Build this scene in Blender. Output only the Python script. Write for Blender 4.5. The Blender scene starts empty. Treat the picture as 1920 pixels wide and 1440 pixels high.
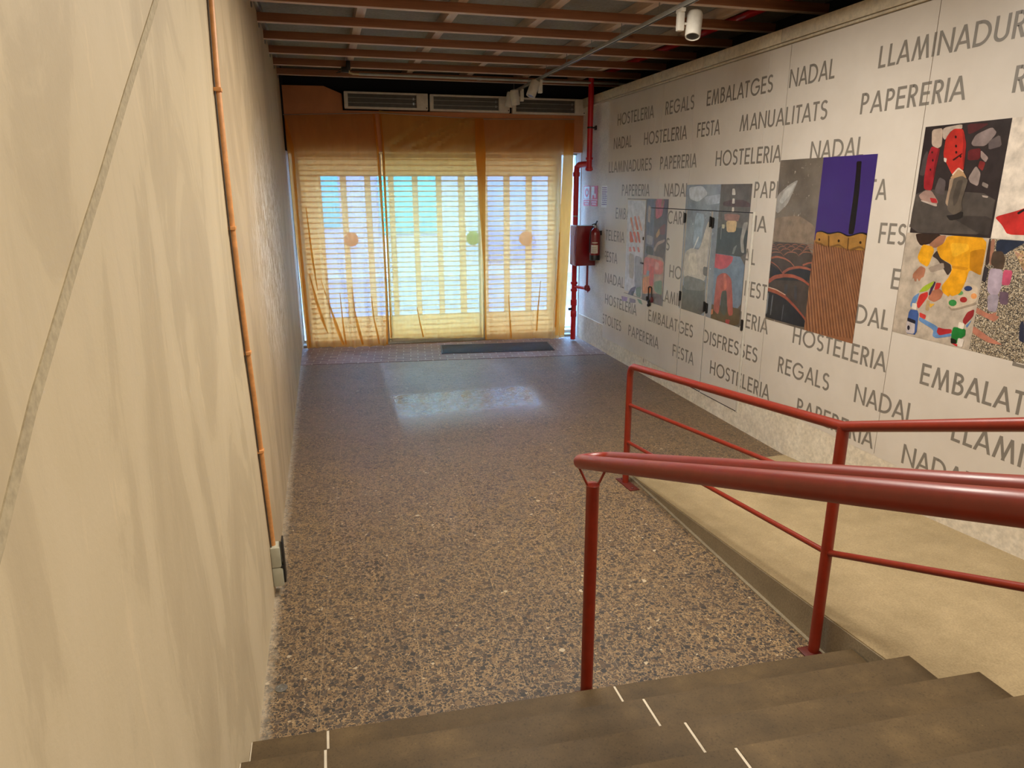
import bpy, bmesh, math, random
from mathutils import Vector, Matrix

C = bpy.context.scene.collection
SC = bpy.context.scene
PI = math.pi

# ------------------------------------------------------------------ camera
cam_d = bpy.data.cameras.new('camera')
cam = bpy.data.objects.new('camera', cam_d)
C.objects.link(cam)
cam_d.sensor_fit = 'HORIZONTAL'
cam_d.sensor_width = 36.0
cam_d.lens = 36.0 * 1290.0 / 1920.0
cam_d.clip_start = 0.05
cam.matrix_world = Matrix((
    (0.9658117, 0.0729329, -0.2487742, 0.0),
    (-0.2592281, 0.2608140, -0.9299338, 0.0),
    (-0.0029390, 0.9626302, 0.2708034, 2.33),
    (0, 0, 0, 1)))
SC.camera = cam

# ------------------------------------------------------------------ world, lights, exposure
SC.view_settings.view_transform = 'Standard'
SC.view_settings.look = 'None'
SC.view_settings.exposure = 0.0
SC.view_settings.gamma = 1.0
SC.view_settings.use_curve_mapping = False

SKY_STRENGTH = 26.0
w = bpy.data.worlds.new('sky')
SC.world = w
w.use_nodes = True
wn = w.node_tree.nodes
wn['Background'].inputs[0].default_value = (0.29, 0.57, 1.0, 1)
wn['Background'].inputs[1].default_value = SKY_STRENGTH

sun_d = bpy.data.lights.new('sun', 'SUN')
sun_d.energy = 1.6
sun_d.angle = math.radians(0.6)
sun_d.color = (1.0, 0.93, 0.84)
sun = bpy.data.objects.new('sun', sun_d)
C.objects.link(sun)
sun.rotation_euler = (math.radians(44), 0, math.radians(28))


def lamp(name, loc, size, power, col, rx=0.0, rz=0.0, sy=None, spread=None):
    d = bpy.data.lights.new(name, 'AREA')
    d.energy = power
    d.color = col
    d.shape = 'RECTANGLE'
    d.size = size
    d.size_y = sy or size
    if spread:
        d.spread = spread
    o = bpy.data.objects.new(name, d)
    o.location = loc
    o.rotation_euler = (rx, 0, rz)
    C.objects.link(o)
    return o


WARM = (1.0, 0.935, 0.83)
# unseen ceiling panels; forward two added as fill, others above and behind the viewer
LAMPS = [(1.6, 4.4, 3.76, 135), (1.6, 2.2, 3.74, 44), (1.8, 0.0, 3.74, 58), (1.8, -2.6, 3.74, 110)]
for (x, y, z, p) in LAMPS:
    lamp('unseen_panel_light', (x, y, z - 0.012), 1.1, p, WARM, sy=0.55)

# ------------------------------------------------------------------ materials
MATS = {}


def lin(c):
    out = []
    for v in c[:3]:
        v = v / 255.0
        out.append(v / 12.92 if v <= 0.04045 else ((v + 0.055) / 1.055) ** 2.4)
    return (out[0], out[1], out[2], 1.0)


def new_mat(name):
    m = bpy.data.materials.new(name)
    m.use_nodes = True
    nt = m.node_tree
    b = nt.nodes['Principled BSDF']
    MATS[name] = m
    return m, nt, b


def N(nt, kind, **kw):
    n = nt.nodes.new(kind)
    for k, v in kw.items():
        if k.startswith('i_'):
            n.inputs[k[2:].replace('_', ' ')].default_value = v
        else:
            setattr(n, k, v)
    return n


def ramp(nt, fac, stops, mode='LINEAR'):
    r = nt.nodes.new('ShaderNodeValToRGB')
    r.color_ramp.interpolation = mode
    e = r.color_ramp.elements
    while len(e) < len(stops):
        e.new(0.5)
    for i, (p, c) in enumerate(stops):
        e[i].position = p
        e[i].color = c if len(c) == 4 else (c[0], c[1], c[2], 1)
    nt.links.new(fac, r.inputs[0])
    return r


def objco(nt, scale=(1, 1, 1), rot=(0, 0, 0), loc=(0, 0, 0)):
    tc = nt.nodes.new('ShaderNodeTexCoord')
    mp = nt.nodes.new('ShaderNodeMapping')
    mp.inputs['Scale'].default_value = scale
    mp.inputs['Rotation'].default_value = rot
    mp.inputs['Location'].default_value = loc
    nt.links.new(tc.outputs['Object'], mp.inputs[0])
    return mp.outputs[0]


def mix(nt, fac, a, b, blend='MIX'):
    m = nt.nodes.new('ShaderNodeMix')
    m.data_type = 'RGBA'
    m.blend_type = blend
    for v, k in ((fac, 0), (a, 6), (b, 7)):
        if isinstance(v, (int, float)):
            m.inputs[k].default_value = v
        elif isinstance(v, tuple):
            m.inputs[k].default_value = v
        else:
            nt.links.new(v, m.inputs[k])
    return m.outputs[2]


def noise(nt, co, scale, detail=4, rough=0.6, dist=0.0):
    n = nt.nodes.new('ShaderNodeTexNoise')
    n.inputs['Scale'].default_value = scale
    n.inputs['Detail'].default_value = detail
    n.inputs['Roughness'].default_value = rough
    n.inputs['Distortion'].default_value = dist
    nt.links.new(co, n.inputs['Vector'])
    return n.outputs[0]


def bump(nt, b, height, strength=0.3, dist=0.01):
    bn = nt.nodes.new('ShaderNodeBump')
    bn.inputs['Strength'].default_value = strength
    bn.inputs['Distance'].default_value = dist
    nt.links.new(height, bn.inputs['Height'])
    nt.links.new(bn.outputs[0], b.inputs['Normal'])


def flat(name, c, rough=0.5, metal=0.0, var=0.10, scale=14.0, coat=0.0, bmp=0.0, spec=0.5):
    """plain paint / plastic / metal with a slight procedural mottling"""
    if name in MATS:
        return MATS[name]
    m, nt, b = new_mat(name)
    co = objco(nt)
    n = noise(nt, co, scale, 4)
    base = lin(c)
    d = tuple(v * (1 - var) for v in base[:3]) + (1,)
    l = tuple(min(1, v * (1 + var)) for v in base[:3]) + (1,)
    r = ramp(nt, n, [(0.3, d), (0.7, l)])
    nt.links.new(r.outputs[0], b.inputs['Base Color'])
    b.inputs['Roughness'].default_value = rough
    b.inputs['Metallic'].default_value = metal
    b.inputs['Specular IOR Level'].default_value = spec
    if coat:
        b.inputs['Coat Weight'].default_value = coat
        b.inputs['Coat Roughness'].default_value = 0.15
    if bmp:
        bump(nt, b, n, bmp)
    return m


def mat_plaster():
    m, nt, b = new_mat('left_plaster')
    n1 = noise(nt, objco(nt, (1, 1.0, 0.45)), 1.7, 8, 0.62, 0.9)
    n2 = noise(nt, objco(nt, (1, 2.4, 0.6), (0.2, 0, 0)), 3.4, 8, 0.68, 0.8)
    n3 = noise(nt, objco(nt), 60.0, 3)
    c = ramp(nt, n1, [(0.34, lin((183, 165, 134))), (0.47, lin((191, 173, 141))), (0.50, lin((199, 181, 148))), (0.66, lin((204, 186, 154)))])
    c2 = ramp(nt, n2, [(0.36, (0.955, 0.955, 0.96, 1)), (0.47, (1, 1, 1, 1)), (0.60, (1.0, 1.0, 1.0, 1)), (0.64, (1.07, 1.06, 1.05, 1))])
    col = mix(nt, 0.9, c.outputs[0], c2.outputs[0], 'MULTIPLY')
    # far half of the wall tinted darker for fading lamp light, with flaked pale scrapes
    tc = nt.nodes.new('ShaderNodeTexCoord')
    sep = nt.nodes.new('ShaderNodeSeparateXYZ')
    nt.links.new(tc.outputs['Object'], sep.inputs[0])
    far = ramp(nt, N_map(nt, sep.outputs[1], 3.55, 4.1), [(0, (0, 0, 0, 1)), (1, (1, 1, 1, 1))])
    col = mix(nt, far.outputs[0], col, mix(nt, 1.0, col, lin((238, 232, 229)), 'MULTIPLY'))
    n4 = noise(nt, objco(nt, (1, 2.6, 0.75), (0.25, 0, 0)), 7.0, 8, 0.72, 1.4)
    fl = ramp(nt, n4, [(0.50, (0, 0, 0, 1)), (0.53, (1, 1, 1, 1))])
    dist = nt.nodes.new('ShaderNodeVectorMath')
    dist.operation = 'DISTANCE'
    mp = objco(nt, (0, 0.55, 1.0))
    nt.links.new(mp, dist.inputs[0])
    dist.inputs[1].default_value = (0, 6.6 * 0.55, 1.85)
    ms = ramp(nt, N_map(nt, dist.outputs['Value'], 0.45, 1.15), [(0, (1, 1, 1, 1)), (1, (0, 0, 0, 1))])
    fm = mix(nt, 1.0, fl.outputs[0], ms.outputs[0], 'MULTIPLY')
    col = mix(nt, fm, col, lin((240, 232, 222)))
    nt.links.new(col, b.inputs['Base Color'])
    b.inputs['Roughness'].default_value = 0.62
    b.inputs['Specular IOR Level'].default_value = 0.35
    h = mix(nt, 0.4, n2, n3)
    bump(nt, b, h, 0.25, 0.006)
    return m


def N_map(nt, val, a, b_):
    n = nt.nodes.new('ShaderNodeMapRange')
    n.inputs[1].default_value = a
    n.inputs[2].default_value = b_
    nt.links.new(val, n.inputs[0])
    return n.outputs[0]


def mat_terrazzo():
    m, nt, b = new_mat('terrazzo')
    co = objco(nt)
    # chips: large dark/brown/cream stones in a tan binder
    wob = noise(nt, co, 45, 3)
    wv = nt.nodes.new('ShaderNodeVectorMath')
    wv.operation = 'ADD'
    sc = nt.nodes.new('ShaderNodeVectorMath')
    sc.operation = 'SCALE'
    sc.inputs['Scale'].default_value = 0.012
    nn = nt.nodes.new('ShaderNodeTexNoise')
    nn.inputs['Scale'].default_value = 45
    nt.links.new(co, nn.inputs['Vector'])
    nt.links.new(nn.outputs[1], sc.inputs[0])
    nt.links.new(co, wv.inputs[0])
    nt.links.new(sc.outputs[0], wv.inputs[1])

    def chips(scale, lo, hi, prev):
        v = nt.nodes.new('ShaderNodeTexVoronoi')
        v.inputs['Scale'].default_value = scale
        nt.links.new(wv.outputs[0], v.inputs['Vector'])
        sp = nt.nodes.new('ShaderNodeSeparateColor')
        nt.links.new(v.outputs['Color'], sp.inputs[0])
        # stone radius varies per cell
        thr = nt.nodes.new('ShaderNodeMath')
        thr.operation = 'MULTIPLY_ADD'
        nt.links.new(sp.outputs[1], thr.inputs[0])
        thr.inputs[1].default_value = hi - lo
        thr.inputs[2].default_value = lo
        ls = nt.nodes.new('ShaderNodeMath')
        ls.operation = 'LESS_THAN'
        nt.links.new(v.outputs['Distance'], ls.inputs[0])
        nt.links.new(thr.outputs[0], ls.inputs[1])
        stone = ramp(nt, sp.outputs[0], [(0.0, lin((50, 45, 41))), (0.28, lin((68, 56, 45))), (0.48, lin((88, 69, 50))),
                                         (0.64, lin((118, 94, 66))), (0.80, lin((82, 70, 58))), (0.99, lin((180, 162, 132)))], 'CONSTANT')
        return mix(nt, ls.outputs[0], prev, stone.outputs[0])

    bn = noise(nt, co, 18, 5)
    binder = ramp(nt, bn, [(0.3, lin((124, 101, 71))), (0.7, lin((158, 130, 91)))])
    col = chips(120, 0.28, 0.74, binder.outputs[0])
    col = chips(62, 0.18, 0.66, col)
    col = chips(34, -0.10, 0.58, col)
    # tiles
    br = nt.nodes.new('ShaderNodeTexBrick')
    br.offset = 0.0
    br.inputs['Scale'].default_value = 1.0
    br.inputs['Mortar Size'].default_value = 0.0022
    br.inputs['Mortar Smooth'].default_value = 0.3
    br.inputs['Brick Width'].default_value = 0.49
    br.inputs['Row Height'].default_value = 0.40
    br.inputs['Color1'].default_value = (0, 0, 0, 1)
    br.inputs['Color2'].default_value = (1, 1, 1, 1)
    br.inputs['Mortar'].default_value = (0.5, 0.5, 0.5, 1)
    nt.links.new(objco(nt, (1, 1, 1), (0, 0, math.radians(3.2)), (0.19 + 0.15, 0.04, 0)), br.inputs['Vector'])
    tone = ramp(nt, br.outputs[0], [(0, (0.88, 0.87, 0.88, 1)), (1, (1.05, 1.04, 1.02, 1))])
    col = mix(nt, 1.0, col, tone.outputs[0], 'MULTIPLY')
    col = mix(nt, mix(nt, 0.30, (0, 0, 0, 1), br.outputs['Fac']), col, lin((178, 152, 114)))
    # dirt film: greyer and duller toward the entrance, dusty edge along the left wall
    tc = nt.nodes.new('ShaderNodeTexCoord')
    sep = nt.nodes.new('ShaderNodeSeparateXYZ')
    nt.links.new(tc.outputs['Object'], sep.inputs[0])
    dn = noise(nt, co, 3.0, 6, 0.7)
    dirt = nt.nodes.new('ShaderNodeMath')
    dirt.operation = 'MULTIPLY'
    nt.links.new(N_map(nt, sep.outputs[1], 2.8, 7.0), dirt.inputs[0])
    nt.links.new(N_map(nt, dn, 0.15, 0.75), dirt.inputs[1])
    col = mix(nt, dirt.outputs[0], col, mix(nt, 0.75, col, lin((128, 106, 83))))
    en = nt.nodes.new('ShaderNodeMath')
    en.operation = 'MULTIPLY_ADD'
    nt.links.new(noise(nt, co, 22, 5, 0.7), en.inputs[0])
    en.inputs[1].default_value = -0.16
    nt.links.new(sep.outputs[0], en.inputs[2])
    edge = ramp(nt, N_map(nt, en.outputs[0], -0.53, -0.46), [(0, (1, 1, 1, 1)), (1, (0, 0, 0, 1))])
    col = mix(nt, mix(nt, 0.55, (0, 0, 0, 1), edge.outputs[0]), col, lin((196, 182, 158)))
    nt.links.new(col, b.inputs['Base Color'])
    # polish: a patch of tiles near the entrance is worn shiny, the rest is dull
    rn = noise(nt, objco(nt, (1, 2.2, 1)), 9, 6, 0.75)
    bx1 = nt.nodes.new('ShaderNodeTexBrick')
    px = ramp(nt, N_map(nt, sep.outputs[0], 0.6, 3.2), [(0.0, (0, 0, 0, 1)), (0.02, (1, 1, 1, 1)), (0.62, (1, 1, 1, 1)), (0.70, (0, 0, 0, 1))])
    py = ramp(nt, N_map(nt, sep.outputs[1], 6.4, 9.3), [(0.0, (0, 0, 0, 1)), (0.22, (0.6, 0.6, 0.6, 1)), (0.26, (1, 1, 1, 1)), (0.50, (1, 1, 1, 1)), (0.53, (0.35, 0.35, 0.35, 1)), (0.9, (0.6, 0.6, 0.6, 1))])
    nt.nodes.remove(bx1)
    pol = mix(nt, 1.0, px.outputs[0], py.outputs[0], 'MULTIPLY')
    scr = ramp(nt, rn, [(0.25, (0.35, 0.35, 0.35, 1)), (0.55, (1, 1, 1, 1))])
    pol = mix(nt, 1.0, pol, scr.outputs[0], 'MULTIPLY')
    tv = mix(nt, 1.0, pol, ramp(nt, br.outputs[0], [(0, (0.75, 0.75, 0.75, 1)), (1, (1, 1, 1, 1))]).outputs[0], 'MULTIPLY')
    rr = ramp(nt, tv, [(0.0, (0.56, 0.56, 0.56, 1)), (1.0, (0.13, 0.13, 0.13, 1))])
    nt.links.new(rr.outputs[0], b.inputs['Roughness'])
    b.inputs['Specular IOR Level'].default_value = 0.45
    bump(nt, b, rn, 0.05, 0.002)
    return m


def mat_pavers():
    m, nt, b = new_mat('clay_pavers')
    br = nt.nodes.new('ShaderNodeTexBrick')
    br.inputs['Scale'].default_value = 1.0
    br.inputs['Mortar Size'].default_value = 0.006
    br.inputs['Brick Width'].default_value = 0.21
    br.inputs['Row Height'].default_value = 0.105
    br.inputs['Color1'].default_value = lin((120, 92, 84))
    br.inputs['Color2'].default_value = lin((146, 116, 104))
    br.inputs['Mortar'].default_value = lin((176, 158, 140))
    nt.links.new(objco(nt, (1, 1, 1), (0, 0, math.radians(7))), br.inputs['Vector'])
    n = noise(nt, objco(nt), 30, 5)
    t = ramp(nt, n, [(0.3, (0.78, 0.78, 0.8, 1)), (0.7, (1.1, 1.1, 1.1, 1))])
    nt.links.new(mix(nt, 1.0, br.outputs[0], t.outputs[0], 'MULTIPLY'), b.inputs['Base Color'])
    b.inputs['Roughness'].default_value = 0.6
    bump(nt, b, br.outputs['Fac'], 0.3, -0.004)
    return m


def mat_concrete(name, ca, cb, scale=5, rough=0.85, grain=120, bs=0.35, streak=(1, 1, 1)):
    m, nt, b = new_mat(name)
    n = noise(nt, objco(nt, streak), scale, 7, 0.65)
    g = noise(nt, objco(nt), grain, 3)
    c = ramp(nt, n, [(0.3, lin(ca)), (0.7, lin(cb))])
    gr = ramp(nt, g, [(0.35, (0.84, 0.84, 0.84, 1)), (0.65, (1.08, 1.08, 1.08, 1))])
    nt.links.new(mix(nt, 1.0, c.outputs[0], gr.outputs[0], 'MULTIPLY'), b.inputs['Base Color'])
    b.inputs['Roughness'].default_value = rough
    bump(nt, b, g, bs, 0.004)
    return m


def mat_stone():
    m, nt, b = new_mat('stair_stone')
    co = objco(nt)
    n = noise(nt, co, 4, 7, 0.65)
    sp = noise(nt, co, 130, 2)
    c = ramp(nt, n, [(0.3, lin((74, 60, 41))), (0.55, lin((89, 72, 48))), (0.75, lin((106, 86, 57)))])
    s = ramp(nt, sp, [(0.30, (0.72, 0.72, 0.74, 1)), (0.45, (1, 1, 1, 1)), (0.68, (1.0, 1.0, 1.0, 1)), (0.78, (1.7, 1.65, 1.5, 1))])
    col = mix(nt, 1.0, c.outputs[0], s.outputs[0], 'MULTIPLY')
    nt.links.new(col, b.inputs['Base Color'])
    b.inputs['Roughness'].default_value = 0.62
    b.inputs['Specular IOR Level'].default_value = 0.25
    bump(nt, b, sp, 0.1, 0.003)
    return m


def mat_wood(name, ca, cb, axis=0):
    m, nt, b = new_mat(name)
    s = [14.0, 14.0, 14.0]
    s[axis] = 0.9
    n = noise(nt, objco(nt, tuple(s)), 2.0, 6, 0.6, 0.4)
    s2 = [1.0, 1.0, 1.0]
    s2[axis] = 0.5
    v = nt.nodes.new('ShaderNodeTexVoronoi')
    v.inputs['Scale'].default_value = 3.2
    nt.links.new(objco(nt, tuple(s2)), v.inputs['Vector'])
    kn = ramp(nt, v.outputs['Distance'], [(0.03, (0.25, 0.2, 0.18, 1)), (0.09, (1, 1, 1, 1))])
    c = ramp(nt, n, [(0.3, lin(ca)), (0.7, lin(cb))])
    nt.links.new(mix(nt, 0.8, c.outputs[0], kn.outputs[0], 'MULTIPLY'), b.inputs['Base Color'])
    b.inputs['Roughness'].default_value = 0.55
    return m


def mat_panel():
    m, nt, b = new_mat('printed_board')
    n = noise(nt, objco(nt), 2.5, 4)
    c = ramp(nt, n, [(0.3, lin((202, 192, 180))), (0.7, lin((210, 201, 190)))])
    nt.links.new(c.outputs[0], b.inputs['Base Color'])
    b.inputs['Roughness'].default_value = 0.33
    bump(nt, b, noise(nt, objco(nt), 1.6, 2), 0.25, 0.01)
    return m


def mat_curtain(name, ct, cd, transp, weave):
    m = bpy.data.materials.new(name)
    m.use_nodes = True
    MATS[name] = m
    nt = m.node_tree
    for n in list(nt.nodes):
        nt.nodes.remove(n)
    out = nt.nodes.new('ShaderNodeOutputMaterial')
    co = objco(nt, (1, 1, 0.25))
    n = noise(nt, co, 9, 5, 0.6)
    d = ramp(nt, n, [(0.3, tuple(v * 0.86 for v in lin(cd)[:3]) + (1,)), (0.7, lin(cd))])
    t = ramp(nt, n, [(0.3, tuple(v * 0.90 for v in lin(ct)[:3]) + (1,)), (0.7, lin(ct))])
    df = nt.nodes.new('ShaderNodeBsdfDiffuse')
    nt.links.new(d.outputs[0], df.inputs[0])
    tl = nt.nodes.new('ShaderNodeBsdfTranslucent')
    nt.links.new(t.outputs[0], tl.inputs[0])
    tr = nt.nodes.new('ShaderNodeBsdfTransparent')
    tr.inputs[0].default_value = lin(weave)
    m1 = nt.nodes.new('ShaderNodeMixShader')
    m1.inputs[0].default_value = 0.62
    nt.links.new(df.outputs[0], m1.inputs[1])
    nt.links.new(tl.outputs[0], m1.inputs[2])
    m2 = nt.nodes.new('ShaderNodeMixShader')
    m2.inputs[0].default_value = transp
    nt.links.new(m1.outputs[0], m2.inputs[1])
    nt.links.new(tr.outputs[0], m2.inputs[2])
    nt.links.new(m2.outputs[0], out.inputs[0])
    return m


def mat_glass(name, col, alpha):
    """thin clear sheet: mostly see-through with a faint gloss"""
    m = bpy.data.materials.new(name)
    m.use_nodes = True
    MATS[name] = m
    nt = m.node_tree
    for n in list(nt.nodes):
        nt.nodes.remove(n)
    out = nt.nodes.new('ShaderNodeOutputMaterial')
    tr = nt.nodes.new('ShaderNodeBsdfTransparent')
    tr.inputs[0].default_value = col
    gl = nt.nodes.new('ShaderNodeBsdfGlossy')
    gl.inputs[1].default_value = 0.08
    mx = nt.nodes.new('ShaderNodeMixShader')
    mx.inputs[0].default_value = alpha
    nt.links.new(tr.outputs[0], mx.inputs[1])
    nt.links.new(gl.outputs[0], mx.inputs[2])
    nt.links.new(mx.outputs[0], out.inputs[0])
    return m


def mat_speckle(name, cols, scale, rough=0.35):
    m, nt, b = new_mat(name)
    v = nt.nodes.new('ShaderNodeTexVoronoi')
    v.inputs['Scale'].default_value = scale
    nt.links.new(objco(nt), v.inputs['Vector'])
    sp = nt.nodes.new('ShaderNodeSeparateColor')
    nt.links.new(v.outputs['Color'], sp.inputs[0])
    st = [(i / len(cols), lin(c)) for i, c in enumerate(cols)]
    r = ramp(nt, sp.outputs[0], st, 'CONSTANT')
    nt.links.new(r.outputs[0], b.inputs['Base Color'])
    b.inputs['Roughness'].default_value = rough
    return m


def mat_fogspeck(name, ca, cb, cc, scale):
    m, nt, b = new_mat(name)
    n = noise(nt, objco(nt), scale, 5, 0.6)
    v = noise(nt, objco(nt), 26, 3)
    r = ramp(nt, n, [(0.3, lin(ca)), (0.7, lin(cb))])
    s = ramp(nt, v, [(0.66, (0, 0, 0, 1)), (0.74, (1, 1, 1, 1))])
    nt.links.new(mix(nt, s.outputs[0], r.outputs[0], lin(cc)), b.inputs['Base Color'])
    b.inputs['Roughness'].default_value = 0.3
    return m


PLASTER = mat_plaster()
TERRAZZO = mat_terrazzo()
PAVERS = mat_pavers()
RAMP = mat_concrete('ramp_screed', (156, 136, 100), (178, 156, 118), 4, 0.9, 110, 0.5)
CURB = mat_concrete('curb_cement', (134, 121, 98), (156, 141, 115), 5, 0.8, 90, 0.3)
STONE = mat_stone()
GROUT = flat('pale_grout', (206, 192, 168), 0.8)
BEAMWOOD = mat_wood('beam_pine', (128, 82, 56), (156, 104, 72), 0)
UNDERLIT_WOOD = mat_wood('underlit_pine', (196, 168, 148), (216, 190, 170), 0)
BATTENWOOD = mat_wood('batten_pine', (178, 152, 132), (204, 180, 160), 1)
CEILBOARD = mat_concrete('ceiling_board', (128, 121, 110), (144, 136, 124), 2, 0.8, 40, 0.1)
BOARD = mat_panel()
INK = flat('grey_lettering', (124, 117, 108), 0.4, var=0.05)
DARKVOID = flat('void_shade', (22, 24, 34), 0.8)  # navy stands in for the darkness of voids and door gaps
ORANGE = flat('orange_wall_paint', (192, 126, 80), 0.7, var=0.12, scale=3)
WHITEWALL = mat_concrete('white_plaster', (206, 200, 192), (224, 218, 210), 4, 0.8, 60, 0.2)
PLINTH = mat_concrete('dirty_white_plinth', (204, 191, 170), (226, 216, 198), 5, 0.85, 30, 0.15)
TRIMP = mat_concrete('cream_fascia', (190, 176, 152), (206, 194, 170), 3, 0.6, 30, 0.1)
RED = flat('red_rail_paint', (128, 34, 12), 0.40, var=0.10, scale=20, coat=0.12)
PIPERED = flat('red_pipe_paint', (186, 24, 34), 0.38, var=0.10, scale=16)
CABRED = flat('red_cabinet_paint', (118, 14, 17), 0.3, coat=0.4)
METAL = flat('galvanised_metal', (150, 150, 146), 0.35, 0.9)
STEEL = flat('brushed_steel', (168, 168, 165), 0.3, 1.0)
BLACK = flat('black_plastic', (24, 24, 25), 0.45)
WHITEP = flat('white_plastic', (214, 208, 196), 0.45)
GREYP = flat('grey_track_metal', (176, 178, 174), 0.35, 0.3)
GREYBOX = flat('grey_box_plastic', (176, 172, 150), 0.5)
CONDUIT = flat('orange_conduit_plastic', (212, 148, 88), 0.5, var=0.15, scale=25)
MESHGREY = flat('heater_grille_grey', (104, 100, 95), 0.5, 0.4)
CUR_A = mat_curtain('amber_voile', (255, 203, 130), (228, 174, 100), 0.40, (228, 226, 232))
CUR_F = mat_curtain('amber_voile_doubled', (250, 186, 92), (214, 146, 60), 0.22, (246, 206, 130))
CUR_B = mat_curtain('yellow_voile', (255, 222, 146), (228, 184, 104), 0.40, (234, 236, 220))


def mat_slat():
    """cream plastic slats that let a little daylight through"""
    m, nt, b = new_mat('shutter_slat_cream')
    c = ramp(nt, noise(nt, objco(nt), 8, 3), [(0.3, lin((206, 204, 192))), (0.7, lin((216, 214, 202)))])
    nt.links.new(c.outputs[0], b.inputs['Base Color'])
    b.inputs['Roughness'].default_value = 0.5
    tl = nt.nodes.new('ShaderNodeBsdfTranslucent')
    tl.inputs[0].default_value = lin((255, 212, 160))
    mx = nt.nodes.new('ShaderNodeMixShader')
    mx.inputs[0].default_value = 0.66
    nt.links.new(b.outputs[0], mx.inputs[1])
    nt.links.new(tl.outputs[0], mx.inputs[2])
    nt.links.new(mx.outputs[0], nt.nodes['Material Output'].inputs[0])
    return m


SHUT = mat_slat()


def mat_sticker(name, c):
    m, nt, b = new_mat(name)
    nt.links.new(ramp(nt, noise(nt, objco(nt), 12, 3), [(0.3, lin(c)), (0.7, lin(c))]).outputs[0], b.inputs['Base Color'])
    tl = nt.nodes.new('ShaderNodeBsdfTranslucent')
    tl.inputs[0].default_value = lin(c)
    mx = nt.nodes.new('ShaderNodeMixShader')
    mx.inputs[0].default_value = 0.8
    nt.links.new(b.outputs[0], mx.inputs[1])
    nt.links.new(tl.outputs[0], mx.inputs[2])
    nt.links.new(mx.outputs[0], nt.nodes['Material Output'].inputs[0])
    return m

GLASS = mat_glass('clear_pane', (0.93, 0.96, 0.97, 1), 0.04)
POLY = mat_glass('frosted_strip', (0.90, 0.93, 0.97, 1), 0.03)
MATM = mat_speckle('mat_fibre', [(30, 28, 28), (48, 44, 42), (62, 56, 52), (38, 36, 36)], 160, 0.8)

# ------------------------------------------------------------------ geometry helpers


def obj(name, bm, mats, parent=None, smooth=True, loc=None):
    """links the bmesh as ONE mesh object; a parented mesh is given in the parent's frame"""
    me = bpy.data.meshes.new(name)
    bm.normal_update()
    bm.to_mesh(me)
    bm.free()
    if not isinstance(mats, (list, tuple)):
        mats = [mats]
    for m in mats:
        me.materials.append(m)
    if smooth:
        me.polygons.foreach_set('use_smooth', [True] * len(me.polygons))
        me.set_sharp_from_angle(angle=math.radians(38))
    o = bpy.data.objects.new(name, me)
    C.objects.link(o)
    if loc is not None:
        o.location = loc
    if parent is not None:
        o.parent = parent
        pl = parent.location.copy()
        q = parent.parent
        while q is not None:
            pl += q.location
            q = q.parent
        if loc is None:
            o.location = -pl
    return o


def tag(o, label, cat, group=None, kind=None):
    o['label'] = label
    o['category'] = cat
    if group:
        o['group'] = group
    if kind:
        o['kind'] = kind
    return o


def thing(name, label, cat, loc=(0, 0, 0), group=None):
    o = bpy.data.objects.new(name, None)
    o.empty_display_size = 0.1
    C.objects.link(o)
    o.location = loc
    return tag(o, label, cat, group)


def struct(name, bm, mats, label=None, cat=None):
    o = obj(name, bm, mats)
    o['kind'] = 'structure'
    if label:
        o['label'] = label
        o['category'] = cat
    return o


def BM():
    return bmesh.new()


def bx(bm, x0, x1, y0, y1, z0, z1, m=0, bev=0.0, M=None, seg=2):
    t = bmesh.new()
    bmesh.ops.create_cube(t, size=1.0)
    for v in t.verts:
        v.co = Vector(((x0 + x1) / 2 + v.co.x * (x1 - x0), (y0 + y1) / 2 + v.co.y * (y1 - y0), (z0 + z1) / 2 + v.co.z * (z1 - z0)))
    if bev:
        bmesh.ops.bevel(t, geom=list(t.edges), offset=bev, segments=seg, affect='EDGES', profile=0.5)
    if M is not None:
        bmesh.ops.transform(t, matrix=M, verts=t.verts)
    for f in t.faces:
        f.material_index = m
    me = bpy.data.meshes.new('tmp')
    t.to_mesh(me)
    t.free()
    bm.from_mesh(me)
    bpy.data.meshes.remove(me)
    return bm


def poly(bm, pts, m=0):
    vs = [bm.verts.new(p) for p in pts]
    try:
        f = bm.faces.new(vs)
        f.material_index = m
        return f
    except ValueError:
        return None


def prism(bm, pts, ext, m=0):
    """pts: planar polygon of 3-D points; ext: vector of thickness"""
    e = Vector(ext)
    a = [bm.verts.new(p) for p in pts]
    b = [bm.verts.new(Vector(p) + e) for p in pts]
    n = len(pts)
    fs = [bm.faces.new(a[::-1]), bm.faces.new(b)]
    for i in range(n):
        fs.append(bm.faces.new((a[i], a[(i + 1) % n], b[(i + 1) % n], b[i])))
    for f in fs:
        f.material_index = m
    bmesh.ops.recalc_face_normals(bm, faces=fs)
    return bm


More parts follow.
